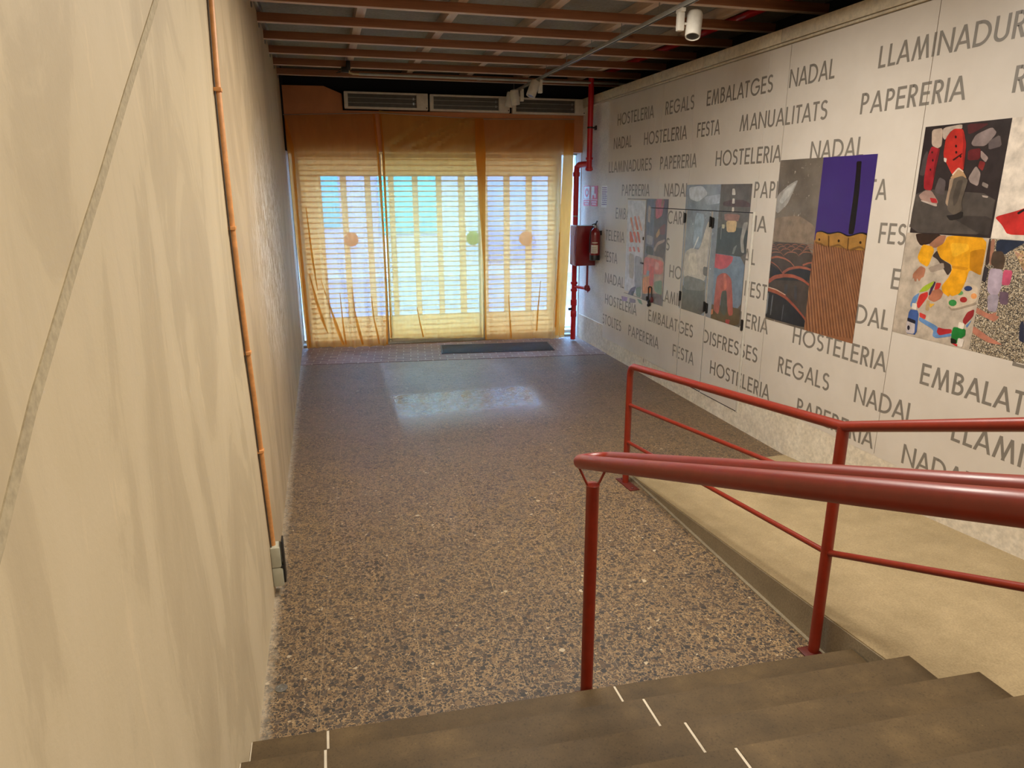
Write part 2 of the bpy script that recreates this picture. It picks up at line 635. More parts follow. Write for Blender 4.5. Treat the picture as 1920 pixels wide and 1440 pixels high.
def tube(bm, pts, r, n=12, m=0, caps=True, closed=False):
    pts = [Vector(p) for p in pts]
    k = len(pts)
    rs = r if isinstance(r, (list, tuple)) else [r] * k
    rings = []
    up = None
    for i, p in enumerate(pts):
        if closed:
            d = (pts[(i + 1) % k] - pts[i - 1]).normalized()
        elif i == 0:
            d = (pts[1] - p).normalized()
        elif i == k - 1:
            d = (p - pts[i - 1]).normalized()
        else:
            d = ((pts[i + 1] - p).normalized() + (p - pts[i - 1]).normalized()).normalized()
        if up is None:
            up = Vector((0, 0, 1)) if abs(d.z) < 0.9 else Vector((1, 0, 0))
        a = d.cross(up)
        if a.length < 1e-5:
            a = d.cross(Vector((0, 1, 0)))
        a.normalize()
        up2 = a.cross(d).normalized()
        up = up2
        # keep the true tube radius round a mitred bend
        s = 1.0
        if 0 < i < k - 1 and not closed:
            c = (pts[i + 1] - p).normalized().dot((p - pts[i - 1]).normalized())
            s = 1.0 / max(0.5, math.sqrt((1 + c) / 2))
        rings.append([bm.verts.new(p + (a * math.cos(t) + up2 * math.sin(t)) * rs[i]) for t in [2 * PI * j / n for j in range(n)]])
    segs = k if closed else k - 1
    for i in range(segs):
        A, B = rings[i], rings[(i + 1) % k]
        for j in range(n):
            f = bm.faces.new((A[j], B[j], B[(j + 1) % n], A[(j + 1) % n]))
            f.material_index = m
    if caps and not closed:
        for R_ in (rings[0][::-1], rings[-1]):
            f = bm.faces.new(R_)
            f.material_index = m
    bmesh.ops.recalc_face_normals(bm, faces=bm.faces)
    return bm


def lathe(bm, prof, c, axis='z', n=20, m=0):
    """prof: list of (radius, height)"""
    c = Vector(c)
    ring = []
    for (r, h) in prof:
        row = []
        for j in range(n):
            t = 2 * PI * j / n
            p = Vector((r * math.cos(t), r * math.sin(t), h))
            if axis == 'x':
                p = Vector((p.z, p.x, p.y))
            elif axis == 'y':
                p = Vector((p.x, p.z, p.y))
            row.append(bm.verts.new(c + p))
        ring.append(row)
    fs = []
    for i in range(len(ring) - 1):
        for j in range(n):
            fs.append(bm.faces.new((ring[i][j], ring[i][(j + 1) % n], ring[i + 1][(j + 1) % n], ring[i + 1][j])))
    fs.append(bm.faces.new(ring[0][::-1]))
    fs.append(bm.faces.new(ring[-1]))
    for f in fs:
        f.material_index = m
    bmesh.ops.recalc_face_normals(bm, faces=fs)
    return bm


def clip(pts, y0, y1, z0, z1):
    """Sutherland-Hodgman: polygon of (y,z) against a rectangle"""
    def cut(ps, ax, lim, sgn):
        out = []
        for i in range(len(ps)):
            a, b = ps[i], ps[(i + 1) % len(ps)]
            da, db = sgn * (a[ax] - lim), sgn * (b[ax] - lim)
            if da >= 0:
                out.append(a)
            if (da >= 0) != (db >= 0):
                t = da / (da - db)
                out.append((a[0] + t * (b[0] - a[0]), a[1] + t * (b[1] - a[1])))
        return out
    for ax, lim, s in ((0, y0, 1), (0, y1, -1), (1, z0, 1), (1, z1, -1)):
        pts = cut(pts, ax, lim, s)
        if len(pts) < 3:
            return []
    return pts


def smooth(a, b, x):
    t = max(0.0, min(1.0, (x - a) / (b - a)))
    return t * t * (3 - 2 * t)

# ------------------------------------------------------------------ the setting
XL, XR = -0.438, 3.93
AB = math.atan(0.066)                         # the shop front is a little out of square
MBK = Matrix.Translation((-0.44, 10.756, 0)) @ Matrix.Rotation(-AB, 4, 'Z')   # s along the front, d outward


def front(bm):
    bmesh.ops.transform(bm, matrix=MBK, verts=bm.verts)
    return bm


def fp(s, d, z):
    return MBK @ Vector((s, d, z))


bm = BM(); bx(bm, -0.7, 4.2, -6.2, 11.3, -0.15, 0.0); struct('floor', bm, TERRAZZO)
bm = BM()
prism(bm, [(-0.438, 9.714, 0.0), (3.93, 9.182, 0.0), (3.93, 10.52, 0.0), (-0.438, 10.81, 0.0)], (0, 0, 0.004))
struct('floor_pavers', bm, PAVERS)
bm = BM(); bx(bm, -0.66, XL, -6.2, 11.2, -0.15, 4.2); struct('wall_left', bm, PLASTER)
bm = BM(); bx(bm, XR, 4.12, -6.2, 10.75, -0.15, 3.60); struct('wall_right', bm, WHITEWALL)
bm = BM(); bx(bm, 4.62, 4.8, -6.2, 11.2, 3.3, 4.2); bx(bm, 4.12, 4.62, -6.2, 11.2, 3.30, 3.36); bx(bm, 3.93, 4.62, 10.78, 11.2, 3.30, 4.2); struct('wall_outer', bm, DARKVOID)
bm = BM(); bx(bm, -0.66, 4.8, -6.4, -6.2, -0.15, 4.2); struct('wall_rear', bm, WHITEWALL)
bm = BM(); bx(bm, -0.66, 4.8, -6.4, 11.15, 3.985, 4.2); struct('ceiling', bm, CEILBOARD)

# plinth under the printed boards, fascia above them
bm = BM()
bx(bm, 3.913, 3.95, -6.0, 10.42, 0.0, 0.40)
struct('baseboard_right', bm, PLINTH)
bm = BM()
js = [10.45, 9.35, 8.05, 7.85, 6.9, 6.62, 5.62, 3.2, 0.6, -2.4]
for a, b_ in zip(js[:-1], js[1:]):
    bx(bm, 3.885, 4.06, b_ + 0.003, a - 0.003, 3.535, 3.642, bev=0.004)
bx(bm, 3.893, 3.95, -2.4, 10.44, 3.512, 3.530, bev=0.003)
struct('trim_1', bm, TRIMP)
# old handrail scar filled with smoother grey plaster on the left wall
bm = BM()
sc = [(3.2, 3.36), (2.515, 2.887), (1.97, 2.552), (1.637, 2.340), (1.419, 2.209), (1.13, 2.024), (0.96, 1.896), (0.2, 1.41)]
random.seed(4)
for (a, b_) in zip(sc[:-1], sc[1:]):
    wv = 0.017
    prism(bm, [(XL, a[0], a[1] + wv), (XL, b_[0], b_[1] + wv), (XL, b_[0], b_[1] - wv), (XL, a[0], a[1] - wv)], (0.0025, 0, 0))
SCAR = mat_concrete('scar_plaster', (168, 152, 122), (182, 166, 134), 5, 0.8, 60, 0.2)
struct('trim_2', bm, SCAR)

# back wall: painted header, dark recess above it, white piers beside the opening
bm = BM()
prism(bm, [(0.03, 0, 2.885), (4.45, 0, 2.885), (4.45, 0, 3.43), (0.83, 0, 3.43), (0.83, 0, 3.65), (0.59, 0, 3.745), (0.03, 0, 3.745)], (0, 0.22, 0), 0)
bx(bm, -0.2, 4.6, 0.222, 0.31, 2.885, 4.0, m=1)
bx(bm, -0.2, 0.03, 0.02, 0.40, 2.885, 4.0, m=1)
bx(bm, 4.37, 4.46, 0.02, 0.40, 0.0, 2.885, m=2)
bx(bm, -0.2, 0.006, 0.0, 0.40, 0.0, 2.885, m=2)
front(bm)
struct('wall_back', bm, [ORANGE, DARKVOID, WHITEWALL])
bm = BM(); bx(bm, -3.0, 7.5, 0.32, 1.05, 2.95, 3.20); front(bm); struct('shade_overhang', bm, WHITEWALL)  # overhang added out of view to shade the upper part of the shutter
# threshold in front of the shutter
bm = BM(); bx(bm, 0.0, 4.3, 0.10, 0.45, 0.0, 0.035, bev=0.006); front(bm)
struct('trim_3', bm, mat_concrete('threshold_stone', (168, 168, 164), (186, 186, 182), 5, 0.6, 60, 0.1))

# upper landing, behind the viewer
bm = BM(); bx(bm, XL, 2.385, -6.2, 0.93, 0.0, 0.955); struct('floor_landing', bm, STONE)

# ------------------------------------------------------------------ stairs and ramp
stairs = thing('staircase', 'dark stone steps with pale grout joints rising toward the viewer', 'stairs', (1.0, 2.0, 0))
nose = [2.493, 2.214, 1.894, 1.597, 1.287, 0.98]
SK = -0.052
RS = 0.083
for k in range(6):
    z = 0.16 * (k + 1)
    y0 = nose[k]
    yb = (nose[k + 1] if k < 5 else 0.70) - 0.03
    xr = 2.362 if k == 0 else 2.40
    joints = [XL + 0.002, -0.133, 1.126 + 0.003 * k, xr]
    bm = BM()
    for a, b_ in zip(joints[:-1], joints[1:]):
        a2, b2 = a + 0.0025, b_ - 0.0025
        t = bmesh.new()
        prism(t, [(a2, y0 + SK * a2, z), (b2, y0 + SK * b2, z), (b2, yb + SK * b2, z), (a2, yb + SK * a2, z)], (0, 0, -0.03))
        bmesh.ops.bevel(t, geom=list(t.edges), offset=0.003, segments=2, affect='EDGES')
        me = bpy.data.meshes.new('tmp'); t.to_mesh(me); t.free(); bm.from_mesh(me); bpy.data.meshes.remove(me)
    prism(bm, [(joints[0], y0 - 0.004 + SK * joints[0], z - 0.0025), (xr - 0.003, y0 - 0.004 + SK * xr, z - 0.0025),
               (xr - 0.003, yb + SK * xr, z - 0.0025), (joints[0], yb + SK * joints[0], z - 0.0025)], (0, 0, -0.024), 1)
    obj('tread', bm, [STONE, GROUT], stairs)
    bm = BM()
    ri = 0.018
    xm = 2.360
    prism(bm, [(XL + 0.002, y0 - ri + SK * XL, z - 0.03), (xm, y0 - ri + SK * xm, z - 0.03),
               (xm, yb + SK * xm, z - 0.03), (XL + 0.002, yb + SK * XL, z - 0.03)], (0, 0, -(z - 0.03)))
    if k:
        zr = RS * (5.02 - yb - SK * xr) + 0.001
        prism(bm, [(xm, y0 - ri + SK * xm, z - 0.03), (xr - 0.004, y0 - ri + SK * xr, z - 0.03),
                   (xr - 0.004, yb + SK * xr, z - 0.03), (xm, yb + SK * xm, z - 0.03)], (0, 0, -max(0.004, z - 0.03 - zr)))
    obj('riser', bm, STONE, stairs)
RS = 0.083
rampo = thing('access_ramp', 'beige screeded ramp with grey cement curb beside the steps', 'ramp', (3.1, 3.0, 0))
bm = BM()


def rz(y):
    return RS * (5.02 - y)


prism(bm, [(2.372, 5.02, 0.002), (2.372, -6.0, rz(-6.0)), (2.372, -6.0, 0.0), (2.372, 5.02, 0.0)], (1.541, 0, 0))
obj('ramp_slab', bm, RAMP, rampo)
bm = BM()
prism(bm, [(2.366, 5.0, 0.0), (2.366, -6.0, 0.0), (2.366, -6.0, rz(-6.0) - 0.006), (2.366, 4.95, 0.001)], (0.008, 0, 0))
# thin mortar fillet where the curb meets the floor
prism(bm, [(2.366, 4.95, 0.0), (2.345, 4.95, 0.0), (2.345, 2.45, 0.0), (2.366, 2.45, 0.0)], (0, 0, 0.005))
obj('curb_face', bm, CURB, rampo)

# ------------------------------------------------------------------ railings


def arc_pts(c, r, a0, a1, n, ux, uy):
    return [Vector(c) + Vector(ux) * (r * math.cos(a0 + (a1 - a0) * i / n)) + Vector(uy) * (r * math.sin(a0 + (a1 - a0) * i / n)) for i in range(n + 1)]


def plate(bm, x, y, z, sx, sy, m=0, rot=0.0):
    M = Matrix.Translation((x, y, z)) @ Matrix.Rotation(rot, 4, 'Z')
    bx(bm, -sx / 2, sx / 2, -sy / 2, sy / 2, 0, 0.008, m, bev=0.002, M=M)


# near double rail on the stairs
nr = thing('stair_handrail', 'red painted double tube handrail looping over a single post', 'handrail', (1.045, 2.56, 0))
PLATE = flat('dark_plate_paint', (84, 26, 16), 0.5)
S1 = 0.352
x1, x2, yl = 0.980, 1.120, 2.535
z1 = 1.269 - S1 * (yl - 2.417)
A = [Vector((x1, y, z1 + S1 * (yl - y))) for y in (0.2, 0.8, 1.4, 2.0, yl)]
L = [Vector((1.05 - 0.07 * math.cos(t), yl + 0.07 * math.sin(t), z1 - S1 * 0.07 * math.sin(t))) for t in [PI * i / 14 for i in range(1, 14)]]
B = [Vector((x2, y, z1 + S1 * (yl - y))) for y in (yl, 2.0, 1.4, 0.8, 0.2)]
bm = BM(); tube(bm, A + L + B, 0.0295, 20); obj('rail_loop', bm, RED, nr)
for (py, zt, zb, st) in ((2.56, 1.105, 0.0, 0), (0.45, 1.87, 0.955, 1)):
    bm = BM()
    tube(bm, [(1.045, py, zb), (1.045, py, zt)], 0.0285, 20)
    obj('post', bm, RED, nr)
    bm = BM()
    for sx in (-1, 1):
        zz = zt + 0.012
        top = z1 + S1 * (yl - py) - 0.026
        tube(bm, [(1.045 + sx * 0.012, py - 0.003, zt - 0.01), (1.045 + sx * 0.030, py - 0.003, zt + 0.012), (1.045 + sx * 0.066, py - 0.005, top)], 0.0055, 8)
    lathe(bm, [(0.029, 0), (0.031, 0.004), (0.029, 0.008)], (1.045, py, zt - 0.004), n=20)
    obj('rail_bracket', bm, RED, nr)
    bm = BM(); plate(bm, 1.045, py, zb, 0.11, 0.11); obj('base_plate', bm, PLATE, nr)

# far railing between the floor and the ramp
fr = thing('ramp_railing', 'red painted tube railing with midrails along the ramp edge', 'railing', (2.28, 3.7, 0))
P3 = Vector((2.262, 4.838, 0)); P2 = Vector((2.318, 2.576, 0))
zt3, zt2 = 0.995, 1.246
S2 = 0.346
ye = 0.2
bm = BM()
d = (Vector((P2.x, P2.y, zt2)) - Vector((P3.x, P3.y, zt3)))
dn = d.normalized()
corner = [Vector((P3.x, P3.y, zt3 - 0.075)), Vector((P3.x, P3.y, zt3 - 0.04)) + dn * 0.008, Vector((P3.x, P3.y, zt3 - 0.014)) + dn * 0.022, Vector((P3.x, P3.y, zt3)) + dn * 0.06]
tube(bm, corner + [Vector((P2.x, P2.y, zt2)), Vector((P2.x, ye, zt2 + S2 * (P2.y - ye)))], 0.026, 18)
obj('top_rail', bm, RED, fr)
for (a, b_, s) in ((0.678, 0.93, 0.36), (0.362, 0.580, 0.40)):
    bm = BM()
    tube(bm, [(P3.x, P3.y, a), (P2.x, P2.y, b_)], 0.0145, 12)
    obj('mid_rail', bm, RED, fr)
    bm = BM()
    tube(bm, [(P2.x, P2.y, b_), (P2.x, ye, b_ + s * (P2.y - ye))], 0.0165, 12)
    obj('mid_rail', bm, RED, fr)
bm = BM(); tube(bm, [(P3.x, P3.y, 0), (P3.x, P3.y, zt3 - 0.06)], 0.026, 18); obj('post', bm, RED, fr)
bm = BM(); tube(bm, [(P2.x, P2.y, 0), (P2.x, P2.y, zt2)], 0.028, 18); obj('post', bm, RED, fr)
bm = BM(); tube(bm, [(P2.x, 0.35, 0.955), (P2.x, 0.35, zt2 + S2 * (P2.y - 0.35))], 0.028, 18); obj('post', bm, RED, fr)
bm = BM(); plate(bm, P3.x + 0.0, P3.y - 0.04, 0.0, 0.085, 0.26, rot=0.06)
for yy in (-0.14, 0.06):
    lathe(bm, [(0.011, 0), (0.011, 0.006), (0.006, 0.010)], (P3.x, P3.y + yy, 0.008), n=8)
obj('base_plate', bm, PLATE, fr)
bm = BM(); plate(bm, P2.x - 0.02, P2.y, 0.0, 0.10, 0.085); obj('base_plate', bm, PLATE, fr)

# ------------------------------------------------------------------ ceiling timbers
names = ['timber ceiling beam closest to the viewer', 'second timber ceiling beam counted from the viewer', 'third timber ceiling beam counted from the viewer',
         'middle timber ceiling beam, fourth of seven counted from the viewer', 'third timber ceiling beam counted from the shop front',
         'second timber ceiling beam counted from the shop front', 'last timber ceiling beam right above the wall heaters']
for i in range(7):
    y = 5.71 + 0.7585 * i
    bm = BM()
    bx(bm, XL, 4.40, y, y + 0.058, 3.812, 3.886, bev=0.003)
    o = obj('ceiling_beam', bm, BEAMWOOD)
    tag(o, names[i], 'beam', 'ceiling beams')
    bm = BM(); bx(bm, XL, 4.40, y + 0.001, y + 0.057, 3.808, 3.8125); u = obj('underside', bm, UNDERLIT_WOOD, o); u['label'] = 'beam underside paled as if lit from below'  # pale strip paints light bounced off the floor onto the beam underside
bn = ['leftmost ceiling batten lying across the beams near the plaster wall', 'second ceiling batten from the left plaster wall', 'middle ceiling batten lying across the beams',
      'ceiling batten just right of the light track', 'rightmost ceiling batten near the printed wall']
for i, x in enumerate((0.475, 1.30, 2.14, 2.955, 3.79)):
    bm = BM()
    bx(bm, x - 0.042, x + 0.042, 3.0, 10.9, 3.888, 3.983, bev=0.003)
    o = obj('ceiling_batten', bm, BATTENWOOD)
    tag(o, bn[i], 'batten', 'ceiling battens')
# wall plate that carries the beam ends along the left wall
bm = BM(); bx(bm, XL, XL + 0.035, 3.0, 10.5, 3.888, 3.983, bev=0.002)
for i in range(7):
    y = 5.71 + 0.7585 * i
    bx(bm, XL, XL + 0.012, y + 0.10, y + 0.13, 3.78, 3.888)
tag(obj('wall_plate', bm, METAL), 'thin metal strip with hangers along the top of the left wall', 'bracket')
# red sprinkler main over the battens
bm = BM(); tube(bm, [(4.08, 3.0, 3.945), (4.08, 10.3, 3.945)], 0.035, 14)
for y in (4.4, 6.8, 9.2):
    lathe(bm, [(0.041, -0.04), (0.041, 0.04)], (4.08, y, 3.945), axis='y', n=14)
tag(obj('sprinkler_pipe', bm, PIPERED), 'dark red pipe running above the beams at the right', 'pipe')

# services under the last beams
bm = BM(); tube(bm, [(0.60, 9.90, 3.795), (4.35, 9.90, 3.795)], 0.016, 10)
lathe(bm, [(0.02, -0.03), (0.02, 0.03)], (2.2, 9.90, 3.795), axis='x', n=10)
cp = thing('cable_conduit', 'grey cable conduit strapped below the last ceiling beams', 'conduit', (0.6, 9.9, 3.795))
obj('conduit_tube', bm, GREYP, cp)
bm = BM(); tube(bm, [(0.60, 9.90, 3.795), (0.52, 9.90, 3.795), (0.475, 9.90, 3.81), (0.46, 9.90, 3.85), (0.50, 9.90, 3.89)], 0.014, 10)
obj('conduit_elbow', bm, flat('ivory_plastic', (200, 186, 150), 0.5), cp)
cc = thing('cable_clamp', 'black cable clamp with loose wires under a ceiling beam', 'clamp', (0.40, 9.45, 3.78))
bm = BM(); bx(bm, 0.36, 0.45, 9.42, 9.47, 3.74, 3.80, bev=0.006); bx(bm, 0.42, 0.47, 9.40, 9.49, 3.77, 3.87, bev=0.006)
obj('clamp_body', bm, BLACK, cc)
bm = BM()
random.seed(7)
for j in range(4):
    a = Vector((0.37 + 0.02 * j, 9.44, 3.75))
    tube(bm, [a, a + Vector((-0.04, -0.01, -0.015 + 0.01 * j)), a + Vector((-0.075, -0.01, 0.02 * j - 0.02))], 0.005, 6)
obj('wire', bm, BLACK, cc)
bm = BM(); bx(bm, 2.05, 2.30, 9.60, 9.72, 3.84, 3.886, bev=0.005)
tag(obj('junction_box', bm, WHITEP), 'small white junction box tucked between ceiling beams', 'box')

# ------------------------------------------------------------------ light track with spotlights
TX = 2.795
tr = thing('light_track', 'long grey lighting track hung below the ceiling beams', 'track', (TX, 6.4, 3.68))
bm = BM(); bx(bm, TX - 0.018, TX + 0.018, 2.2, 10.42, 3.68, 3.712, bev=0.003)
bx(bm, TX - 0.006, TX + 0.006, 2.2, 10.41, 3.677, 3.681, m=1)
obj('track_rail', bm, [GREYP, BLACK], tr)
for i in range(7):
    y = 5.71 + 0.7585 * i + 0.029
    bm = BM(); tube(bm, [(TX, y, 3.71), (TX, y, 3.815)], 0.004, 6)
    bx(bm, TX - 0.014, TX + 0.014, y - 0.012, y + 0.012, 3.71, 3.722)
    obj('hanger', bm, METAL, tr)


def spot(y, ux, side, label, s=1.0):
    """ux: unit vector of the beam axis; the driver box hangs beside the head"""
    t = thing('track_spotlight', label, 'spotlight', (TX, y, 3.68), 'track spotlights')
    bm = BM(); bx(bm, TX - 0.017, TX + 0.017, y - 0.05 * s, y + 0.05 * s, 3.650, 3.678, bev=0.003)
    obj('track_adapter', bm, WHITEP, t)
    bm = BM(); bx(bm, TX - 0.027, TX + 0.027, y - 0.022, y + 0.022, 3.520, 3.655, bev=0.007)
    obj('driver_box', bm, WHITEP, t)
    u = Vector(ux).normalized()
    c = Vector((TX + side, y - 0.012, 3.570))
    q = u.to_track_quat('-Z', 'Y').to_matrix().to_4x4()
    bm = BM()
    lathe(bm, [(0.036, 0.100), (0.054, 0.094), (0.060, 0.078), (0.060, -0.085), (0.057, -0.10), (0.051, -0.10), (0.047, -0.085)], (0, 0, 0), n=28)
    bmesh.ops.transform(bm, matrix=Matrix.Translation(c) @ q, verts=bm.verts)
    head = obj('lamp_head', bm, WHITEP, t)
    bm = BM()
    for k, r in enumerate((0.046, 0.036, 0.026, 0.015)):
        lathe(bm, [(r, -0.0955), (r - 0.003, -0.0925), (r - 0.006, -0.0955)], (0, 0, 0), n=24)
    bmesh.ops.transform(bm, matrix=Matrix.Translation(c) @ q, verts=bm.verts)
    obj('lens_baffle', bm, STEEL, head)
    bm = BM(); tube(bm, [c, Vector((TX, y, 3.575))], 0.010, 8)
    obj('pivot', bm, WHITEP, t)
    return t


spot(5.36, (-0.22, -0.30, -1.0), 0.112, 'white cylinder spotlight on the near part of the light track')
spot(9.02, (-0.42, -0.1, -1.0), -0.095, 'white cylinder spotlight on the track tilted down to the left')
spot(9.88, (0.15, 0.15, -1.0), -0.10, 'white spotlight second from the far end of the track')
spot(10.14, (-0.15, 0.1, -1.0), -0.10, 'white spotlight at the far end of the track')

# ------------------------------------------------------------------ air-curtain heaters over the opening
hz = [(0.862, 2.035, 3.557, 'electric wall heater on the left over the curtains'), (2.060, 3.230, 3.543, 'electric wall heater in the middle over the curtains'),
      (3.270, 4.385, 3.527, 'electric wall heater on the right beside the red pipe')]
for (s0, s1, zc, lab) in hz:
    base = fp((s0 + s1) / 2, 0, zc)
    t = thing('wall_heater', lab, 'heater', base, 'wall heaters over the entrance')
    h = 0.112
    bm = BM()
    tilt = Matrix.Translation(((s0 + s1) / 2, 0, zc)) @ Matrix.Rotation(0.008, 4, 'Y')
    L2 = (s1 - s0) / 2
    g0, g1 = -L2 + 0.055, L2 - 0.165
    bx(bm, -L2, L2, -0.05, 0.0, -h, h, bev=0.008)
    bx(bm, -L2, g0, -0.10, -0.045, -h, h, bev=0.010)
    bx(bm, g1, L2, -0.10, -0.045, -h, h, bev=0.010)
    bx(bm, g0 - 0.01, g1 + 0.01, -0.10, -0.045, h - 0.026, h, bev=0.006)
    bx(bm, g0 - 0.01, g1 + 0.01, -0.10, -0.045, -h, -h + 0.030, bev=0.006)
    bmesh.ops.transform(bm, matrix=MBK @ tilt, verts=bm.verts)
    hous = obj('housing', bm, WHITEP, t)
    bm = BM()
    bx(bm, g0, g1, -0.062, -0.050, -h + 0.028, h - 0.024, m=0)
    for k in range(16):
        zz = -h + 0.036 + k * 0.0102
        bx(bm, g0, g1, -0.068, -0.060, zz, zz + 0.0035, m=0)
    bmesh.ops.transform(bm, matrix=MBK @ tilt, verts=bm.verts)
    obj('grille', bm, MESHGREY, t)
    for zz in (0.035, -0.030):
        bm = BM(); tube(bm, [(g0, -0.082, zz), (g1, -0.082, zz)], 0.0045, 8)
        bx(bm, g1 - 0.05, g1 - 0.03, -0.088, -0.06, zz - 0.014, zz + 0.014)
        bmesh.ops.transform(bm, matrix=MBK @ tilt, verts=bm.verts)
        obj('heating_rod', bm, STEEL, t)
    bm = BM(); lathe(bm, [(0.008, -0.004), (0.008, 0.002)], (L2 - 0.022, -0.101, -h + 0.03), axis='y', n=10)
    bmesh.ops.transform(bm, matrix=MBK @ tilt, verts=bm.verts)
    obj('indicator', bm, BLACK, hous)

# ------------------------------------------------------------------ roller shutter, glazed doors, curtains, mat
for i, (a, b_) in enumerate(((0.008, 0.078), (4.098, 4.368))):
    t = thing('side_light', ['narrow clear glass strip beside the left plaster wall', 'narrow clear glass strip beside the red pipes'][i], 'window', fp((a + b_) / 2, 0.27, 0), 'glass strips beside the shutter')
    bm = BM(); bx(bm, a + 0.012, b_ - 0.012, 0.268, 0.274, 0.08, 2.86); front(bm); obj('pane', bm, GLASS, t, smooth=False)
    bm = BM()
    bx(bm, a, a + 0.012, 0.255, 0.29, 0.0, 2.885); bx(bm, b_ - 0.012, b_, 0.255, 0.29, 0.0, 2.885)
    bx(bm, a + 0.012, b_ - 0.012, 0.255, 0.29, 0.0, 0.08); bx(bm, a + 0.012, b_ - 0.012, 0.255, 0.29, 2.86, 2.885)
    front(bm); obj('side_light_frame', bm, WHITEP, t)
sh = thing('roller_shutter', 'cream roller shutter with ten columns of clear slots', 'shutter', fp(2.1, 0.28, 0))
cols = [(0.44, 0.715), (0.807, 1.07), (1.163, 1.422), (1.508, 1.778), (1.866, 2.139), (2.227, 2.480), (2.586, 2.809), (2.942, 3.192), (3.293, 3.547), (3.649, 3.907)]
D0, D1 = 0.262, 0.284
zt, zb, nrow = 2.55, 0.42, 28
bm = BM()
ed = [0.11] + [v for c in cols for v in c] + [4.06]
for a, b_ in zip(ed[0::2], ed[1::2]):
    bx(bm, a, b_, D0, D1, zb, zt)
bx(bm, 0.11, 4.06, D0, D1, zt, 2.90)
bx(bm, 0.11, 4.06, D0, D1, 0.045, zb)
ph = (zt - zb) / nrow
for k in range(nrow + 1):
    zz = zb + k * ph
    bx(bm, 0.11, 4.06, D0 - 0.003, D1 + 0.002, zz - 0.0098, zz + 0.0098, bev=0.004, seg=1)
for zz in (2.62, 2.70, 2.78, 2.86, 0.34, 0.26, 0.18, 0.10):
    bx(bm, 0.11, 4.06, D0 - 0.003, D1, zz - 0.006, zz + 0.006)
front(bm)
obj('slat_curtain', bm, SHUT, sh, smooth=False)
for (a, b_) in cols:
    bm = BM(); bx(bm, a, b_, D0 + 0.010, D0 + 0.014, zb, zt); front(bm)
    obj('window_strip', bm, POLY, sh, smooth=False)
bm = BM(); bx(bm, 0.11, 4.06, D0 - 0.008, D1 + 0.006, 0.036, 0.06, bev=0.004); front(bm); obj('bottom_bar', bm, STEEL, sh)
for a in (0.085, 4.032):
    bm = BM(); bx(bm, a, a + 0.06, D0 - 0.03, D1 + 0.03, 0.0, 2.885, bev=0.004); front(bm); obj('guide_rail', bm, WHITEP, sh)

DISC = [mat_sticker('orange_sticker', (240, 150, 90)), mat_sticker('green_sticker', (178, 196, 40)), mat_sticker('orange_sticker_b', (240, 164, 104))]
dl = ['glazed door panel on the left with a round orange sticker', 'middle glazed door panel with a round green sticker', 'glazed door panel on the right with an orange sticker']
dx = [(0.07, 1.33, 0.832, 1.627), (1.35, 2.80, 2.682, 1.617), (2.82, 4.085, 3.52, 1.600)]
for i, (s0, s1, sc_, zc) in enumerate(dx):
    t = thing('glass_door', dl[i], 'glass door', fp((s0 + s1) / 2, 0.14, 0), 'glazed entrance doors')
    bm = BM()
    for a, b_, c_, d_ in ((s0, s1, 0.036, 0.085), (s0, s1, 2.80, 2.86)):
        bx(bm, a, b_, 0.125, 0.155, c_, d_, bev=0.003)
    bx(bm, s0, s0 + 0.035, 0.125, 0.155, 0.036, 2.86, bev=0.003)
    bx(bm, s1 - 0.035, s1, 0.125, 0.155, 0.036, 2.86, bev=0.003)
    front(bm); obj('door_frame', bm, WHITEP, t)
    bm = BM(); bx(bm, s0 + 0.035, s1 - 0.035, 0.137, 0.143, 0.085, 2.80); front(bm); obj('pane', bm, GLASS, t, smooth=False)
    bm = BM(); lathe(bm, [(0.108, 0), (0.108, 0.0015)], (sc_, 0.1345, zc), axis='y', n=36); front(bm); obj('round_sticker', bm, DISC[i], t)


CURTAINS = []


